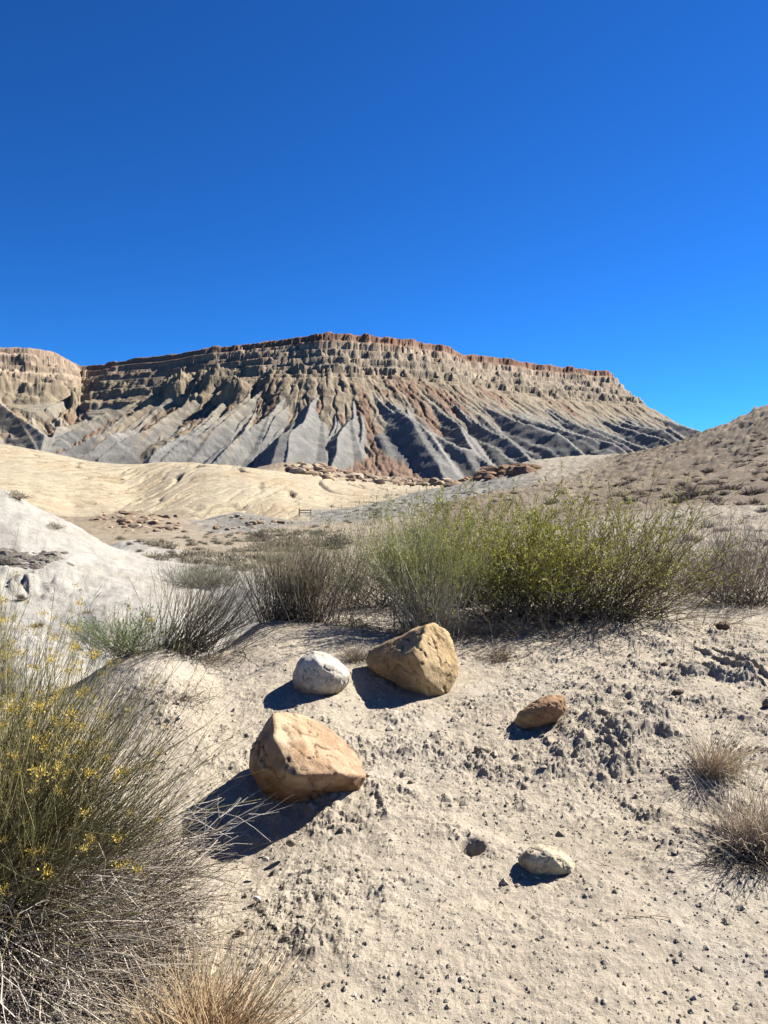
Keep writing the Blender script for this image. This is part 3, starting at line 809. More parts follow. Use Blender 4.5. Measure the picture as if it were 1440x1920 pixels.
dm = hit(1025, 1650).y + .10
def cols(p, n0, n1):
    c = mixc((.42, .36, .25), (.50, .44, .32), .5 + 1.5 * n0)
    return c + .03 * n1[:, None]
o = outline_stone('rock', [(1008, 1583), (1042, 1588), (1064, 1602), (1082, 1624), (1083, 1640), (1050, 1650), (1002, 1656), (985, 1645), (968, 1612), (984, 1592)], .20, dm,
                  mat=M_STONE, colfn=cols, sub=6, p=50, rough=.007, seed=300, cracks=.8, grow=1.04)
tag(o, 'smaller pale cream rock lying low on the sandy slope at lower right of centre', 'rock')

# small stones one can point at: px, py(base), width px, colour, label
def small_stone(px, py, w, h, colr, label, seed, cat='stone', p=12):
    g = hit(px, py); dm = g.y + .3 * w / F * g.y
    r = random.Random(seed); out = []
    for k in range(8):
        a = k / 8 * 6.283; rr_ = .82 + .3 * r.random()
        out.append((px + w / 2 * math.cos(a) * rr_, py - h * .42 + h / 2 * math.sin(a) * rr_))
    def cf(q, n0, n1): return mixc([c * .8 for c in colr], [c * 1.2 for c in colr], .5 + 1.5 * n0)
    o = outline_stone('stone', out, w / F * dm * .8, dm, mat=M_STONE, colfn=cf, sub=4, p=p, rough=.06 * w / F * dm, seed=seed)
    tag(o, label, cat)
SM = [
    (1356, 1184, 36, 22, (.12, .085, .06), 'dark brown stone at the foot of the bare grey bush on the right'),
    (1328, 1256, 34, 20, (.27, .20, .13), 'flat brown stone beside thin dry stalks on the upper right slope'),
    (1270, 1308, 32, 20, (.11, .085, .06), 'dark flat stone on pale crust, above the crumbly ledge on the right'),
    (1246, 1252, 18, 13, (.14, .10, .07), 'small dark clod left of the thin dry stalks'),
    (1292, 1388, 22, 14, (.40, .36, .29), 'pale angular stone just left of the upper dry grass clump'),
    (1230, 1376, 50, 24, (.28, .23, .17), 'blocky clod at the right end of the crumbly ledge'),
    (905, 1418, 46, 26, (.31, .27, .20), 'rounded clod of crust below and left of the pitted rock'),
    (545, 1588, 24, 18, (.30, .25, .18), 'small grey stone just below the shadow of the largest boulder'),
    (482, 1692, 20, 16, (.55, .54, .52), 'tiny white pebble at the lower left of the bare slope'),
    (498, 1616, 18, 12, (.42, .40, .35), 'little pale pebble under the tip of the black shadow'),
    (1222, 1690, 14, 11, (.24, .18, .12), 'small brown clod right of the cream rock'),
    (1352, 1803, 17, 14, (.22, .19, .16), 'dark pebble alone on the sand at bottom right'),
    (1176, 1642, 12, 9, (.16, .12, .09), 'tiny dark pebble beside the cream rock'),
    (452, 1756, 26, 18, (.33, .27, .19), 'brown clod above the dry grass at the bottom left'),
    (770, 1472, 16, 11, (.2, .16, .11), 'dark clod on the slope right of the largest boulder'),
    (1440, 1330, 26, 26, (.2, .16, .12), 'grey clod at the right edge by the rubble'),
    (1320, 1318, 18, 12, (.24, .19, .13), 'small clod between dark flat stone and right edge'),
    (1085, 1288, 14, 10, (.2, .15, .1), 'small clod right above the pitted rock'),
]
for k, (a, b, w, h, c, l) in enumerate(SM): small_stone(a, b, w, h, c, l, 400 + k * 3)

# loose gravel and crumbs, a few mm to some cm
def crumbs(n, smin, smax, name, seed, weight_rough, colr):
    rg = np.random.RandomState(seed)
    u = rg.uniform(-.58, .8, n * 3); d = np.exp(rg.uniform(math.log(2.0 if not weight_rough else 2.7), math.log(7.2), n * 3))
    x = u * d; y = d
    m = np.full(n * 3, .12)
    for p, r, w in ROUGH:
        R = r / F * p.y * 1.2
        m = np.maximum(m, w * np.exp(-(((x - p.x) / R) ** 2 + ((y - p.y) / (2 * R)) ** 2)))
    m = m * sstep(-.1, .3, fbm(x * 3, y * 3, 3, seed) + .15)
    keep = rg.rand(n * 3) < (m if weight_rough else np.maximum(m, .22)) 
    x, y = x[keep][:n], y[keep][:n]; n = len(x)
    iu = np.clip(np.rint((x / y - U1[0]) / (U1[1] - U1[0])).astype(int), 0, len(U1) - 1); jd = np.clip(np.searchsorted(D1, y), 0, len(D1) - 1)
    z = np.where(np.abs(x / y) < .635, ZN[iu, jd], base_h(x, y))
    s = smin * (smax / smin) ** (rg.rand(n) ** 2.2)
    base = np.array([[1, 0, -.1], [.3, .95, 0], [-.8, .6, -.1], [-.75, -.7, 0], [.35, -.95, -.1], [.15, .1, .8], [-.3, -.2, .65]])
    fc = np.array([[0, 1, 5], [1, 2, 5], [2, 6, 5], [2, 3, 6], [3, 4, 6], [4, 5, 6], [4, 0, 5]])
    ang = rg.rand(n) * 6.283; ca, sa = np.cos(ang), np.sin(ang)
    B = base[None] * (1 + .35 * rg.randn(n, 7, 3).clip(-1.5, 1.5)) * s[:, None, None]
    X = B[..., 0] * ca[:, None] - B[..., 1] * sa[:, None]; Y = B[..., 0] * sa[:, None] + B[..., 1] * ca[:, None]
    P = np.stack([X + x[:, None], Y + y[:, None], B[..., 2] * .8 + z[:, None] + .1 * s[:, None]], -1).reshape(-1, 3)
    Fc = (fc[None] + (np.arange(n) * 7)[:, None, None]).reshape(-1, 3)
    c = np.array(colr)[None] * (1 + .22 * rg.randn(n, 1)) * np.array([1, 1, 1])
    col = np.repeat(c, 7, 0)
    me = mesh_from(name, P, Fc, M_NEAR, np.clip(col * .84, .03, 1), False)
    o = obj(name, me); o['kind'] = 'stuff'; return o
tag(crumbs(19000, .0028, .011, 'gravel', 500, False, (.33, .29, .225)), 'fine gritty crumbs scattered over the bare sandy slope', 'gravel')
tag(crumbs(650, .009, .026, 'soil_crumbs', 501, True, (.33, .29, .225)), 'larger broken clods of crust lying along the crumbly ledges', 'soil clods')

# ------------------------------------------------------------------ plants
class Plant:
    def __init__(self, seed): self.rg = np.random.RandomState(seed); self.V = []; self.F = []; self.Cc = []; self.n = 0; self.lines = None
    def add(self, V, Fc, col):
        self.V.append(V); self.F.append(Fc + self.n); self.Cc.append(col); self.n += len(V)
    def build(self, name, mat, parent, kind=None, smooth=False):
        if not self.V: return None
        me = mesh_from(name, np.concatenate(self.V), np.concatenate(self.F), mat, np.clip(np.concatenate(self.Cc) * .78, 0.003, 1), smooth)
        o = obj(name, me, parent)
        if kind: o['kind'] = kind
        return o
    def tubes(self, L, r0, r1, c0, c1, jitter=.2):
        """L (n,k,3) polylines, triangular section"""
        n, k, _ = L.shape
        T = np.gradient(L, axis=1); T /= np.linalg.norm(T, axis=2, keepdims=True) + 1e-9
        a = np.cross(T, np.array([.31, .52, .79])); a /= np.linalg.norm(a, axis=2, keepdims=True) + 1e-9
        b = np.cross(T, a)
        t = np.linspace(0, 1, k)[None, :]
        r = np.asarray(r0).reshape(-1, 1) * (1 - t) + np.asarray(r1).reshape(-1, 1) * t
        ring = [L + r[..., None] * (a * math.cos(q) + b * math.sin(q)) for q in (0, 2.094, 4.189)]
        V = np.stack(ring, 2)                                           # n,k,3,3
        idx = np.arange(n * k * 3).reshape(n, k, 3)
        Fs = []
        for q in range(3):
            q2 = (q + 1) % 3
            Fs.append(np.stack([idx[:, :-1, q], idx[:, :-1, q2], idx[:, 1:, q2], idx[:, 1:, q]], -1).reshape(-1, 4))
        j = 1 + jitter * self.rg.randn(n, 1, 1)
        c = (np.array(c0)[None, None] * (1 - t[..., None]) + np.array(c1)[None, None] * t[..., None]) * j
        c = np.repeat(c[:, :, None, :], 3, 2).reshape(-1, 3)
        self.add(V.reshape(-1, 3), np.concatenate(Fs), c)
    def blades(self, P, D, ln, wd, c, jitter=.25):
        """small diamond leaves at points P in direction D"""
        n = len(P)
        D = D / (np.linalg.norm(D, axis=1, keepdims=True) + 1e-9)
        s = np.cross(D, self.rg.randn(n, 3)); s /= np.linalg.norm(s, axis=1, keepdims=True) + 1e-9
        nn = np.cross(D, s)
        ln = np.asarray(ln).reshape(-1, 1) * (.6 + .8 * self.rg.rand(n, 1)); wd = np.asarray(wd).reshape(-1, 1) * np.ones((n, 1))
        V = np.stack([P, P + D * ln * .5 + s * wd * .5 + nn * wd * .15, P + D * ln, P + D * ln * .5 - s * wd * .5 + nn * wd * .15], 1).reshape(-1, 3)
        Fc = np.arange(n * 4).reshape(n, 4)
        c = np.repeat(np.array(c)[None] * (1 + jitter * self.rg.randn(n, 1)) if np.ndim(c) == 1 else c * (1 + jitter * self.rg.randn(n, 1)), 4, 0)
        self.add(V, Fc, c)
def stems(rg, B, D, ln, k=6, droop=0.0, wob=.12, up=0.0):
    n = len(B); D = D / (np.linalg.norm(D, axis=1, keepdims=True) + 1e-9)
    L = np.zeros((n, k, 3)); L[:, 0] = B; d = D.copy(); st = (np.asarray(ln) / (k - 1)).reshape(-1, 1)
    for i in range(1, k):
        d = d + rg.randn(n, 3) * wob + np.array([0, 0, up - droop * (i / k)])
        d /= np.linalg.norm(d, axis=1, keepdims=True)
        L[:, i] = L[:, i - 1] + d * st
    return L
def branches(rg, L, m, tlo, thi, ln, spread, k=4, droop=0.0, wob=.15, up=.1):
    """m children on each polyline"""
    n, kk, _ = L.shape
    i = np.repeat(np.arange(n), m); t = rg.uniform(tlo, thi, n * m) * (kk - 1)
    a = np.clip(t.astype(int), 0, kk - 2); f = (t - a)[:, None]
    B = L[i, a] * (1 - f) + L[i, a + 1] * f
    D = L[i, a + 1] - L[i, a]; D /= np.linalg.norm(D, axis=1, keepdims=True) + 1e-9
    D = D + rg.randn(n * m, 3) * spread
    return stems(rg, B, D, np.asarray(ln) * rg.uniform(.5, 1.2, n * m), k, droop, wob, up)
def dome_dirs(rg, n, zmin=.1, zmax=1.0, lean=(0, 0, 0)):
    a = rg.rand(n) * 2 * np.pi; z = rg.uniform(zmin, zmax, n); r = np.sqrt(1 - z * z)
    return np.stack([r * np.cos(a), r * np.sin(a), z], 1) + np.array(lean)

def pts_on(rg, L, n, tlo, thi):
    i = rg.randint(0, len(L), n); kk = L.shape[1]; t = rg.uniform(tlo, thi, n) * (kk - 1)
    a = np.clip(t.astype(int), 0, kk - 2); f = (t - a)[:, None]
    return L[i, a] * (1 - f) + L[i, a + 1] * f, L[i, a + 1] - L[i, a]

# yellow flowered rabbitbrush at the left edge
def rabbitbrush():
    base = hit(-100, 1760)
    root = empty('flowering_bush', base)
    tag(root, 'large wiry bush with yellow blossoms and grey dry lower stems at the left edge', 'bush')
    pl = Plant(601); rg = pl.rg
    n = 1500
    B = rg.randn(n, 3) * np.array([.13, .13, .02]); B[:, 2] = np.abs(B[:, 2])
    D = dome_dirs(rg, n, .0, .98, (.12, 0, .08))
    ln = rg.uniform(.8, 1.35, n) * (1 + .22 * np.clip(D[:, 2], 0, 1)) * (1 - .28 * np.clip(D[:, 0], 0, 1))
    L = stems(rg, B, D, ln * .62, 7, -.02, .07, .0)
    low = D[:, 2] < .42
    pl.tubes(L[low], .0022, .0013, (.15, .12, .09), (.26, .22, .17), .4)
    pl.tubes(L[~low], .0022, .0013, (.13, .10, .07), (.13, .12, .055), .3)
    # twigs: the wiry broom
    T = branches(rg, L[~low], 4, .45, 1.0, .48, .22, 6, .0, .06, .05)
    pl.tubes(T, .0012, .0007, (.16, .14, .07), (.22, .20, .08), .4)
    TL = branches(rg, L[low], 4, .35, 1.0, .42, .30, 6, .02, .12, .0)
    pl.tubes(TL, .0013, .0007, (.27, .235, .19), (.40, .36, .30), .4)
    # long pale dead stems
    Dd = dome_dirs(rg, 90, -.02, .30, (.45, 0, 0)); Ld = stems(rg, rg.randn(90, 3) * .1 + np.array([0, 0, .12]), Dd, rg.uniform(.55, 1.0, 90), 8, .03, .07)
    pl.tubes(Ld, .0032, .0012, (.36, .32, .27), (.48, .44, .38), .2)
    Ldb = branches(rg, Ld, 3, .5, 1, .22, .5, 4, 0, .15, 0); pl.tubes(Ldb, .0012, .0007, (.42, .38, .33), (.5, .46, .4), .2)
    pl.build('stems', M_STEM, root, 'stuff')
    # dense dead thatch low down
    th = Plant(602); rg2 = th.rg
    n = 3600
    a = rg2.uniform(-1.9, 1.3, n); rr_ = rg2.uniform(.1, .75, n) ** .8
    Bt = np.stack([rr_ * np.cos(a), rr_ * np.sin(a) * .9, rg2.uniform(0, .35, n) * (1 - rr_ * .6)], 1)
    Dt = np.stack([np.cos(a), np.sin(a), rg2.uniform(-.1, .5, n)], 1) + rg2.randn(n, 3) * .35
    Lt = stems(rg2, Bt, Dt, rg2.uniform(.12, .34, n), 4, .1, .16)
    th.tubes(Lt, .0016, .0008, (.17, .14, .11), (.33, .285, .235), .55)
    th.build('dry_thatch', M_STEM, root, 'stuff')
    # narrow leaves
    lf = Plant(603)
    P, Dv = pts_on(lf.rg, T, 7000, .1, 1.0)
    lf.blades(P, Dv + lf.rg.randn(len(P), 3) * .02, .038, .0022, (.20, .20, .07), .3)
    lf.build('leaves', M_LEAF, root, 'stuff')
    # flower clusters
    protos = []
    for q in range(4):
        f = Plant(610 + q); rgf = f.rg
        m = 46
        Pp = rgf.randn(m, 3) * np.array([.014, .014, .010]); Dp = Pp + np.array([0, 0, .02])
        f.blades(Pp, Dp, .012, .006, (.46, .34, .06) if q % 2 else (.36, .28, .07), .2)
        Sg = stems(rgf, np.zeros((12, 3)) + np.array([0, 0, -.035]), dome_dirs(rgf, 12, .6, 1), .045 * np.ones(12), 3)
        f.tubes(Sg, .0008, .0006, (.22, .24, .08), (.3, .3, .06))
        me = mesh_from('flower_cluster', np.concatenate([v for v in f.V]), np.concatenate([q_ for q_ in [f.F[0]]]), M_PETAL, np.clip(np.concatenate(f.Cc), 0, 1), False)
        protos.append(me)
    tips = T[:, -1]
    wpos = tips + np.array(base)
    ppx = wpos[:, 0] / wpos[:, 1] * F + 720
    ok = np.nonzero((tips[:, 2] > .38) & (ppx > -40) & (ppx < 310))[0]
    # prefer outer and high tips
    sc_ = tips[ok, 2] + .25 * rg.rand(len(ok)) - .25 * (ppx[ok] > 180)
    ok = ok[np.argsort(-sc_)]
    ch = np.concatenate([ok[:int(len(ok) * .3)][::max(1, int(len(ok) * .3) // 110)], ok[int(len(ok) * .3):][::max(1, len(ok) // 110)]])
    for k, i in enumerate(ch[:230]):
        o = bpy.data.objects.new('flower_cluster', protos[k % 4]); o.parent = root; o.location = Vector(tips[i])
        s_ = rg.uniform(.35, .75); o['kind'] = 'stuff'; o.scale = (s_, s_, s_); o.rotation_euler = (rg.uniform(-.4, .4), rg.uniform(-.4, .4), rg.uniform(0, 6.28))
        COL.objects.link(o)
rabbitbrush()

def bush(name, label, cat, base, seed, nst, h, spread, lean, c_lo, c_hi, leafc=None, nleaf=0, leaf=(.02, .006), zmin=.35, tw=4, tlo=.35, twl=.3, r=.0035, wob=.08, twr=.0013, cluster=(.14, .10), group=None, twc=None, aspect=1.0, tspread=.35, droop=.0, zcap=1.0, leaft=(.3, 1.0)):
    root = empty(name, base); tag(root, label, cat, group)
    pl = Plant(seed); rg = pl.rg
    B = rg.randn(nst, 3) * np.array([cluster[0], cluster[1], 0]) 
    D = dome_dirs(rg, nst, zmin, zcap, lean); D[:, 0] *= spread * aspect; D[:, 1] *= spread
    ln = rg.uniform(.55, 1.05, nst) * h
    L = stems(rg, B, D, ln, 7, droop, wob, .02)
    pl.tubes(L, r, r * .4, c_lo, c_hi, .25)
    T = None
    if tw:
        T = branches(rg, L, tw, tlo, .98, twl * h, tspread, 5, 0, .1, .06)
        pl.tubes(T, twr, twr * .5, twc or c_hi, twc or c_hi, .3)
    pl.build('stems', M_STEM, root, 'stuff')
    if nleaf:
        lf = Plant(seed + 1)
        src = T if T is not None else L
        P, Dv = pts_on(lf.rg, src, nleaf, *leaft)
        # leaves gather in tufts
        hh = P[:, 2] / h
        keep = lf.rg.rand(len(P)) < np.clip(.25 + 1.1 * (hh - .25), .04, 1) * np.clip(.55 + 1.3 * fbm(P[:, 0] * 4 + P[:, 1] * 2, P[:, 2] * 4, 2, seed & 31), .1, 1)
        P = P[keep]; Dv = Dv[keep]
        n = len(P)
        Dv = Dv / (np.linalg.norm(Dv, axis=1, keepdims=True) + 1e-9) + lf.rg.randn(n, 3) * .55
        cv_ = np.array(leafc)[None] * (1 + .22 * fbm(P[:, 0] * 5, P[:, 2] * 5 + P[:, 1] * 3, 2, 77))[:, None]
        lf.blades(P, Dv, leaf[0], leaf[1], cv_, .22)
        lf.build('leaves', M_LEAF, root, 'stuff')
    return root

def gpt(px, py, dd_=None):
    g = hit(px, py)
    return g if dd_ is None else Vector(((px - 720) / F * dd_, dd_, float(base_h(np.array((px - 720) / F * dd_), np.array(float(dd_))))))

bush('green_bush', 'pale stemmed bush with thin green tips behind the split toned boulder', 'bush', gpt(800, 1192), 700, 300, 1.05, .85, (-.10, 0, .2),
     (.38, .34, .26), (.34, .32, .20), (.32, .32, .10), 26000, (.024, .007), .62, 4, .5, .25, .0034, .05, .0011, (.13, .10), tspread=.16, twc=(.22, .24, .12))
bush('green_bush', 'bright green leafy bush in the middle of the thicket', 'bush', gpt(985, 1165), 710, 300, 1.14, 1.10, (-.05, 0, .15),
     (.11, .085, .06), (.15, .14, .07), (.36, .355, .065), 80000, (.026, .012), .25, 6, .35, .30, .0045, .13, .0012, (.22, .14), tspread=.6, leaft=(.1, 1.0))
bush('green_bush', 'olive green leafy bush leaning right at the right end of the thicket', 'bush', gpt(1130, 1160), 720, 290, 1.28, 1.15, (.28, 0, .1),
     (.11, .085, .06), (.16, .13, .075), (.30, .29, .075), 48000, (.024, .011), .15, 6, .3, .30, .0045, .14, .0012, (.26, .14), tspread=.6, leaft=(.1, 1.0))
bush('green_bush', 'dull green bush behind the thicket between its pale and bright bushes', 'bush', gpt(880, 1120, 8.1), 730, 220, 1.1, 1.0, (-.15, 0, .1),
     (.14, .11, .075), (.17, .16, .08), (.31, .31, .08), 36000, (.024, .010), .35, 5, .35, .3, .0036, .10, .0012, (.3, .14), tspread=.45)
bush('green_bush', 'grey green bush joining the dark broom like clump to the pale stemmed bush', 'bush', gpt(690, 1125, 8.0), 735, 240, 1.0, 1.1, (-.05, 0, .1),
     (.13, .10, .075), (.20, .18, .11), (.21, .225, .09), 20000, (.02, .007), .35, 5, .35, .3, .0034, .10, .0012, (.35, .16), tspread=.4)
bush('dry_bush', 'low grey twiggy scrub behind the gap left of the pale stemmed bush', 'bush', gpt(610, 1085, 11), 737, 130, .45, 1.3, (0, 0, .1),
     (.15, .12, .09), (.26, .225, .16), (.24, .24, .13), 6000, (.03, .008), .2, 5, .35, .3, .005, .10, .002, (.6, .2), tspread=.4)
bush('rush_clump', 'dark upright broom like clump with pale tips left of the green thicket', 'bush', gpt(552, 1166), 740, 400, .70, .62, (.0, 0, .2),
     (.085, .065, .05), (.21, .18, .12), (.15, .17, .07), 2500, (.02, .003), .62, 3, .4, .35, .0034, .04, .0012, (.17, .10), tspread=.10, aspect=1.25)
bush('rush_clump', 'dark windswept clump leaning right at the edge of the white gully', 'bush', gpt(345, 1226), 750, 240, .70, .7, (.75, .1, .0),
     (.075, .06, .045), (.17, .145, .10), None, 0, (.02, .003), .35, 3, .4, .3, .0028, .05, .001, (.12, .07), tspread=.10)
bush('leafy_bush', 'small low bush with fresh green leaves on the gully edge at left', 'bush', gpt(238, 1232), 760, 150, .36, 1.0, (0, 0, .1),
     (.12, .10, .07), (.14, .17, .06), (.13, .205, .045), 3200, (.022, .008), .25, 5, .3, .4, .002, .1, .001, (.12, .07), aspect=1.4)
bush('dry_weed', 'thin pale dry stalks rising behind the small leafy bush', 'weed', gpt(275, 1228, 6.4), 765, 40, .52, .5, (.1, 0, .3),
     (.36, .33, .22), (.42, .38, .26), None, 0, (.02, .003), .6, 4, .4, .3, .0018, .06, .0008, (.22, .05), tspread=.2)
bush('sage_bush', 'round grey green sagebrush on the wash beyond the white gully', 'bush', gpt(385, 1102), 770, 260, .44, 1.15, (0, 0, .05),
     (.13, .11, .085), (.25, .24, .17), (.25, .25, .165), 9000, (.03, .006), .2, 5, .3, .35, .004, .08, .002, (.25, .2), aspect=1.3)
bush('bare_bush', 'bare grey twiggy bush at the right edge beside the thicket', 'bush', gpt(1405, 1135), 780, 230, .95, 1.1, (-.1, 0, .1),
     (.14, .115, .09), (.24, .195, .15), (.20, .20, .09), 3500, (.012, .004), .35, 6, .3, .35, .0035, .12, .0013, (.22, .14), tspread=.45)
bush('bare_bush', 'low dark twiggy scrub filling the gap right of the thicket', 'bush', gpt(1300, 1118, 8.6), 785, 170, .62, 1.2, (0, 0, .0),
     (.12, .095, .07), (.22, .18, .13), (.19, .19, .09), 2500, (.012, .004), .15, 6, .3, .4, .003, .14, .0013, (.3, .14), tspread=.5)
bush('dead_branch', 'whitish forked dead branch below the bare bush on the right', 'branch', gpt(1330, 1172), 790, 9, .45, 1.2, (.1, -.1, -.1),
     (.42, .37, .30), (.46, .41, .34), None, 0, (.02, .003), .15, 5, .3, .5, .005, .2, .0022, (.04, .03), tspread=.5)
bush('dry_scrub', 'tangle of dark fallen twigs at the shaded foot of the green thicket', 'scrub', gpt(950, 1196), 795, 150, .42, 1.6, (0, -.1, -.1),
     (.15, .115, .08), (.25, .20, .145), None, 0, (.02, .003), .05, 5, .2, .5, .0026, .2, .0012, (.45, .08), tspread=.6)
bush('dry_scrub', 'brown dead twigs at the foot of the dark broom like clump', 'scrub', gpt(640, 1172), 796, 120, .35, 1.6, (0, -.1, -.1),
     (.13, .10, .07), (.24, .19, .14), None, 0, (.02, .003), .05, 5, .2, .5, .0024, .2, .0011, (.4, .07), tspread=.6)

def grass(name, label, base, seed, n, h, lean, c0, c1, cl=.05, zmin=.3, zcap=1, droop=.12, r=.0016, cat='grass clump', aspect=1.0):
    root = empty(name, base); tag(root, label, cat)
    pl = Plant(seed); rg = pl.rg
    B = rg.randn(n, 3) * np.array([cl * aspect, cl, 0]); D = dome_dirs(rg, n, zmin, zcap, lean) + B * np.array([3, 3, 0])
    L = stems(rg, B, D, rg.uniform(.35, 1.0, n) * h, 7, droop, .07)
    pl.tubes(L, r, r * .35, c0, c1, .3)
    n2 = n // 2
    B = rg.randn(n2, 3) * np.array([cl * aspect * 1.3, cl * 1.3, 0]); D = dome_dirs(rg, n2, .0, .35, lean)
    L = stems(rg, B, D, rg.uniform(.2, .6, n2) * h, 6, .15, .16)
    pl.tubes(L, r, r * .4, [c * .55 for c in c0], c0, .4)
    pl.build('blades', M_STEM, root, 'stuff')
grass('dry_grass', 'straw coloured grass clump fanning upright at the right edge, upper of two', gpt(1335, 1452), 800, 260, .36, (.55, .05, .25), (.36, .28, .18), (.70, .58, .40), .035, .3)
grass('dry_grass', 'wide pale dry grass clump at the right edge below the upright one', gpt(1425, 1590), 805, 430, .42, (.3, .05, .2), (.34, .27, .185), (.66, .55, .39), .06, .25)
grass('dry_grass', 'dark roots and bent dead grass at right, spreading downslope from the wide clump', gpt(1385, 1600), 808, 220, .22, (-.2, -.3, -.2), (.10, .075, .05), (.24, .19, .13), .09, -.05, .4, .1)
grass('dry_grass', 'golden brown grass clump at the bottom left corner in front of the bush', gpt(380, 1985), 810, 700, .36, (.12, .1, .2), (.33, .20, .10), (.50, .39, .235), .055, .35, 1, .05)
grass('dry_grass', 'small dry tuft between the white rock and the split toned boulder', gpt(665, 1238), 815, 190, .19, (.0, 0, .0), (.20, .16, .11), (.33, .27, .19), .04, .25)
grass('dry_grass', 'small brown tuft right of the split toned boulder under the thicket', gpt(935, 1238), 818, 200, .20, (.1, 0, .0), (.22, .17, .115), (.38, .31, .21), .04, .25)
grass('dry_grass', 'tangle of fine dead grass below the windswept clump', gpt(370, 1240), 820, 260, .26, (-.05, -.1, .0), (.18, .14, .10), (.36, .30, .21), .09, .1, 1, .15, aspect=1.6)
grass('dry_grass', 'dead grass hanging over a crumbled hollow right of the yellow flowered bush', gpt(320, 1312), 824, 150, .18, (.1, -.1, .0), (.18, .14, .10), (.34, .28, .20), .06, .1, 1, .15, aspect=1.6)
grass('dry_grass', 'sparse straw stalks in front of the yellow flowered bush near the bottom', gpt(300, 1800), 828, 200, .30, (.2, 0, .0), (.26, .21, .14), (.46, .38, .26), .10, .15, 1, .08)
for k, (a, b, hh, lab) in enumerate([(1270, 1262, .22, 'lone dry stalk beside the flat brown stone'), (1296, 1238, .26, 'thin branching dry weed on the upper right slope'),
                                     (1196, 1232, .16, 'short dry stalk on pale crust below the thicket'), (1150, 1240, .10, 'very short dry stub left of the other stalks'), (1375, 1215, .20, 'dry stalk closest to the dark brown stone')]):
    bush('dry_stalk', lab, 'stalk', gpt(a, b), 840 + k * 2, 3, hh * 1.5, .35, (0, 0, .5), (.26, .20, .14), (.34, .28, .2), None, 0, (.02, .003), .8, 3, .4, .3, .0018, .06, .0009, (.02, .01), tspread=.3)
bush('dead_branch', 'pale forked twig reaching into the black shadow of the largest boulder', 'branch', gpt(360, 1600), 860, 6, .36, .8, (1.1, .1, .25),
     (.45, .42, .37), (.52, .49, .44), None, 0, (.02, .003), .2, 5, .3, .4, .0020, .10, .0011, (.03, .02), tspread=.35)

# twigs on the ground
def twig_mesh(seed):
    pl = Plant(seed); rg = pl.rg
    L = stems(rg, np.array([[-.5, 0, 0.]]), np.array([[1, 0, 0.]]), [1.0], 8, 0, .15); L[..., 2] *= .15
    pl.tubes(L, .022, .010, (.20, .15, .11), (.25, .2, .15)); T = branches(rg, L, 3, .3, .9, .35, .4, 4, 0, .15, 0); T[..., 2] *= .3; pl.tubes(T, .010, .006, (.2, .15, .11), (.25, .2, .15))
    return mesh_from('fallen_twig', np.concatenate(pl.V), np.concatenate(pl.F), M_STEM, np.concatenate(pl.Cc), False)
TW = [twig_mesh(870 + k) for k in range(3)]
for k, (a, b, l, ang, lab) in enumerate([(1395, 1702, .06, .2, 'short dark twig lying near the lower right corner'), (1220, 1735, .17, -.15, 'long thin twig lying on sand below the cream rock'),
        (1025, 1725, .05, -.5, 'short twig on the sand left of the long thin one'), (1375, 1640, .05, .8, 'twig below the wide dry grass clump'), (700, 1565, .06, .4, 'little twig below the largest boulder'),
        (795, 1345, .06, .3, 'little twig on the ground between the boulders'), (1130, 1620, .12, -.9, 'curved dead root just right of the cream rock'), (820, 1700, .05, 1.2, 'tiny twig on the gravelly middle foreground')]):
    g = gpt(a, b); o = bpy.data.objects.new('fallen_twig', TW[k % 3]); COL.objects.link(o)
    o.location = (g.x, g.y, near_h(g.x, g.y) + .006); o.scale = (l, l, l * .8); o.rotation_euler = (0, -.0, ang); tag(o, lab, 'twig')

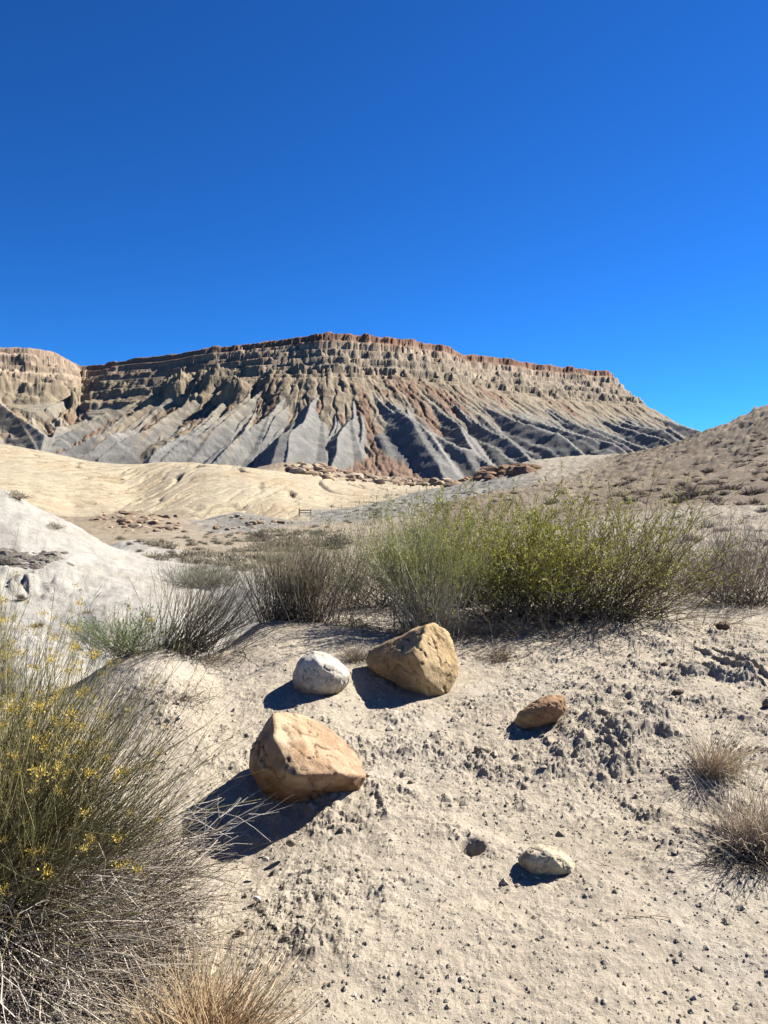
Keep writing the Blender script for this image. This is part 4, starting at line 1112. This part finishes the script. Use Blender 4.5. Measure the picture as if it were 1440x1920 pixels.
# tufts dotted over the hill and the wash
def tuft_mesh(seed, n, c0, c1, flat=.55, nm='dry_shrub'):
    pl = Plant(seed); rg = pl.rg
    D = dome_dirs(rg, n, .05, 1); L = stems(rg, rg.randn(n, 3) * .25 * np.array([1, 1, 0]), D, rg.uniform(.3, .75, n), 4, .0, .15); L[..., 2] *= flat * 1.6
    pl.tubes(L, .02, .012, c0, c1, .3)
    return mesh_from(nm, np.concatenate(pl.V), np.concatenate(pl.F), M_STEM, np.clip(np.concatenate(pl.Cc), 0, 1), False)
TB = [tuft_mesh(900 + k, 150, (.10, .075, .055), (.22, .17, .12)) for k in range(3)]
TG = [tuft_mesh(910 + k, 170, (.13, .11, .085), (.27, .24, .17)) for k in range(3)]
def scatter(n, poly, seed, meshes, name, label, cat, group, smin, smax, avoid=None):
    rg = random.Random(seed); k = 0; tries = 0
    xs = [p[0] for p in poly]; ys = [p[1] for p in poly]
    def inside(a, b):
        c = False
        for i in range(len(poly)):
            (x1, y1), (x2, y2) = poly[i], poly[i - 1]
            if (y1 > b) != (y2 > b) and a < (x2 - x1) * (b - y1) / (y2 - y1) + x1: c = not c
        return c
    xm = sorted([min(xs), max(xs)]); ym = [min(ys), max(ys)]
    while k < n and tries < n * 30:
        tries += 1
        a = rg.uniform(min(xs), max(xs)); b = rg.uniform(min(ys), max(ys))
        if not inside(a, b): continue
        g = hit(a, b)
        o = bpy.data.objects.new(name, meshes[rg.randrange(len(meshes))]); COL.objects.link(o)
        s_ = rg.uniform(smin, smax) * rg.uniform(.7, 1.2)
        o.location = (g.x, g.y, g.z + .02); o.rotation_euler = (rg.uniform(-.15, .15), rg.uniform(-.15, .15), rg.uniform(0, 6.28)); o.scale = (s_ * rg.uniform(.9, 1.4), s_, s_ * rg.uniform(.7, 1.1))
        big = s_ > (smin + smax) / 2
        where = ('upper ' if (b - ym[0]) < .38 * (ym[1] - ym[0]) else 'lower ') + ('left' if a < xm[0] + .33 * (xm[1] - xm[0]) else 'right' if a > xm[0] + .67 * (xm[1] - xm[0]) else 'middle')
        tag(o, ('larger ' if big else 'smaller ') + label + ', ' + where + ' part', cat, group); k += 1
scatter(150, [(1000, 905), (1100, 895), (1200, 868), (1330, 825), (1440, 785), (1440, 935), (1250, 950), (1000, 950)], 31, TB, 'dry_shrub',
        'brown dry shrub on the rising hillside at right', 'shrub', 'dry shrubs dotted over the right hillside', .25, .55)
scatter(40, [(1230, 960), (1440, 940), (1440, 1050), (1300, 1050), (1250, 1010)], 32, TB, 'dry_shrub',
        'dark dry shrub on pale rough ground behind the thicket', 'shrub', 'dry shrubs on pale ground behind the thicket', .12, .28)
scatter(60, [(640, 950), (800, 928), (950, 915), (1000, 935), (900, 955), (650, 985)], 33, TG, 'low_shrub',
        'tiny grey shrub on the grey rise beyond the thicket', 'shrub', 'tiny shrubs on the grey rise', .25, .5)
scatter(160, [(200, 1010), (330, 1000), (460, 1000), (640, 995), (640, 1020), (500, 1060), (430, 1085), (300, 1060)], 34, TG, 'low_shrub',
        'low grey brown shrub on the flat floor of the wash', 'shrub', 'low shrubs on the floor of the wash', .14, .38)
scatter(55, [(440, 1000), (640, 985), (640, 1030), (480, 1040)], 35, TG, 'low_shrub',
        'rounded shrub in the scrub belt behind the dark clump', 'shrub', 'belt of scrub across the wash', .4, .75)
scatter(12, [(40, 1000), (150, 1080), (220, 1160), (60, 1180), (0, 1060)], 36, TG, 'low_shrub',
        'tiny dry shrublet growing on the white hill', 'shrub', 'shrublets on the white hill', .06, .14)
for a, b, s_, lab in ((30, 935, .30, 'grey brown shrub on the crest of the white hill'), (100, 992, .22, 'small shrub lower down the crest of the white hill'), (1392, 878, .6, 'pale rounded shrub standing highest on the right hillside'),
                      (1345, 950, .35, 'dark shrub on the hillside under the pale rounded shrub'), (1275, 975, .3, 'shrub just above the right part of the thicket'), (160, 1165, .09, 'small green weed on the white hill foot, next to the flowers')):
    g = hit(a, b); o = bpy.data.objects.new('dry_shrub', TG[1]); COL.objects.link(o); o.location = g; o.scale = (s_, s_, s_); tag(o, lab, 'shrub')

# rocks of the debris ledges
def far_rock(seed, c):
    rg = np.random.RandomState(seed); V, Fc = ico(2)
    N_ = rg.randn(14, 3); N_ /= np.linalg.norm(N_, axis=1)[:, None]; D_ = rg.uniform(.55, 1, 14)
    t = np.clip(V @ N_.T / D_, 0, None); t = np.concatenate([t, np.ones((len(V), 1))], 1)
    P = V * ((t ** 60).sum(1) ** (-1 / 60))[:, None] * np.array([1.15, .9, .8])
    return mesh_from('broken_rock', P, Fc, M_FARROCK, .8 * np.array(c)[None] * (1 + .15 * rg.randn(len(P), 1)), False)
FR = [far_rock(950 + k, c) for k, c in enumerate([(.29, .215, .145), (.25, .175, .115), (.33, .25, .17), (.22, .15, .10), (.36, .29, .205)])]
FD = [far_rock(960 + k, c) for k, c in enumerate([(.17, .10, .06), (.20, .12, .075), (.24, .15, .09)])]
scatter(110, [(535, 866), (600, 872), (700, 890), (790, 902), (860, 900), (860, 910), (760, 912), (640, 902), (540, 884)], 41, FR, 'broken_rock',
        'rusty brown rock in the ledge behind the yellow hills', 'rock', 'broken rocks of the ledge behind the yellow hills', 1.2, 3.3)
scatter(55, [(850, 890), (900, 882), (1000, 872), (1010, 884), (950, 894), (860, 906)], 42, FD, 'dark_rock',
        'dark brown block heaped at the foot of the mesa', 'rock', 'dark blocks at the foot of the mesa', .8, 2.2)
scatter(75, [(170, 965), (250, 955), (330, 968), (350, 1000), (260, 1005), (190, 990)], 43, FR, 'broken_rock',
        'brown rock slab on the low mound beyond the white hill', 'rock', 'rock slabs on the low mound', .16, .55)
scatter(26, [(390, 975), (420, 965), (600, 985), (400, 1010)], 44, FR, 'broken_rock',
        'brown stone by the small grey mound in the wash', 'rock', 'stones by the grey mound', .12, .4)
scatter(60, [(1000, 900), (1200, 862), (1440, 780), (1440, 930), (1100, 945)], 45, FR, 'hill_stone',
        'small brown stone poking out of the right hillside', 'stone', 'stones on the right hillside', .07, .28)
FS = [far_rock(970 + k, c) for k, c in enumerate([(.17, .155, .13), (.22, .20, .17), (.13, .115, .10)])]
scatter(85, [(0, 1032), (60, 1045), (130, 1040), (165, 1080), (80, 1085), (0, 1068)], 46, FS, 'shale_block',
        'dark shale block in the band across the white hill', 'rock', 'shale blocks on the white hill', .05, .15)
g = hit(1336, 916); o = bpy.data.objects.new('dark_rock', FD[0]); COL.objects.link(o); o.location = g; o.scale = (.42, .35, .35); tag(o, 'dark rounded rock on the hillside, above the right end of the thicket', 'rock')

# pipe gate and fence posts by the foot of the yellow hills
def box(bm, c, s):
    m = bmesh.ops.create_cube(bm, size=1)
    for v_ in m['verts']: v_.co = Vector((v_.co.x * s[0] + c[0], v_.co.y * s[1] + c[1], v_.co.z * s[2] + c[2]))
def simple(name, boxes, mat, parent, colr):
    bm = bmesh.new()
    for c, s_ in boxes: box(bm, c, s_)
    me = bpy.data.meshes.new(name); bm.to_mesh(me); bm.free()
    a = me.color_attributes.new('Col', 'FLOAT_COLOR', 'POINT')
    a.data.foreach_set('color', np.tile(np.array([*colr, 1.0], dtype=np.float32), len(me.vertices)))
    me.materials.append(mat); return obj(name, me, parent)
g = hit(572, 967)
gw = 22 / F * g.y; gh = 12 / F * g.y
root = empty('ranch_gate', g); tag(root, 'small dark rail gate across the wash at the foot of the yellow hills', 'gate')
simple('post', [((-gw / 2, 0, gh / 2), (.16 * gw / 2, .15, gh * 1.1))], M_METAL, root, (.05, .035, .03))
simple('post', [((gw / 2, 0, gh / 2), (.10 * gw / 2, .15, gh * 1.1))], M_METAL, root, (.06, .045, .035))
simple('rail', [((0, 0, gh * .80), (gw, .08, .13 * gh))], M_METAL, root, (.06, .045, .035))
simple('rail', [((0, 0, gh * .45), (gw, .08, .09 * gh))], M_METAL, root, (.07, .05, .04))
for k, (a, b) in enumerate([(600, 964), (622, 958), (641, 954), (674, 946), (706, 938), (735, 930), (762, 925), (786, 921), (810, 919)]):
    g = hit(a, b); h_ = 9 / F * g.y
    o = simple('fence_post', [((0, 0, h_ / 2), (h_ * .07, h_ * .07, h_)), ((0, 0, h_ * .95), (h_ * .10, h_ * .10, h_ * .06))], M_METAL, None, (.13, .10, .08))
    o.location = g; tag(o, 'thin weathered fence post, one of a row running right from the gate', 'fence post', 'fence posts running right from the gate')

# (tally)
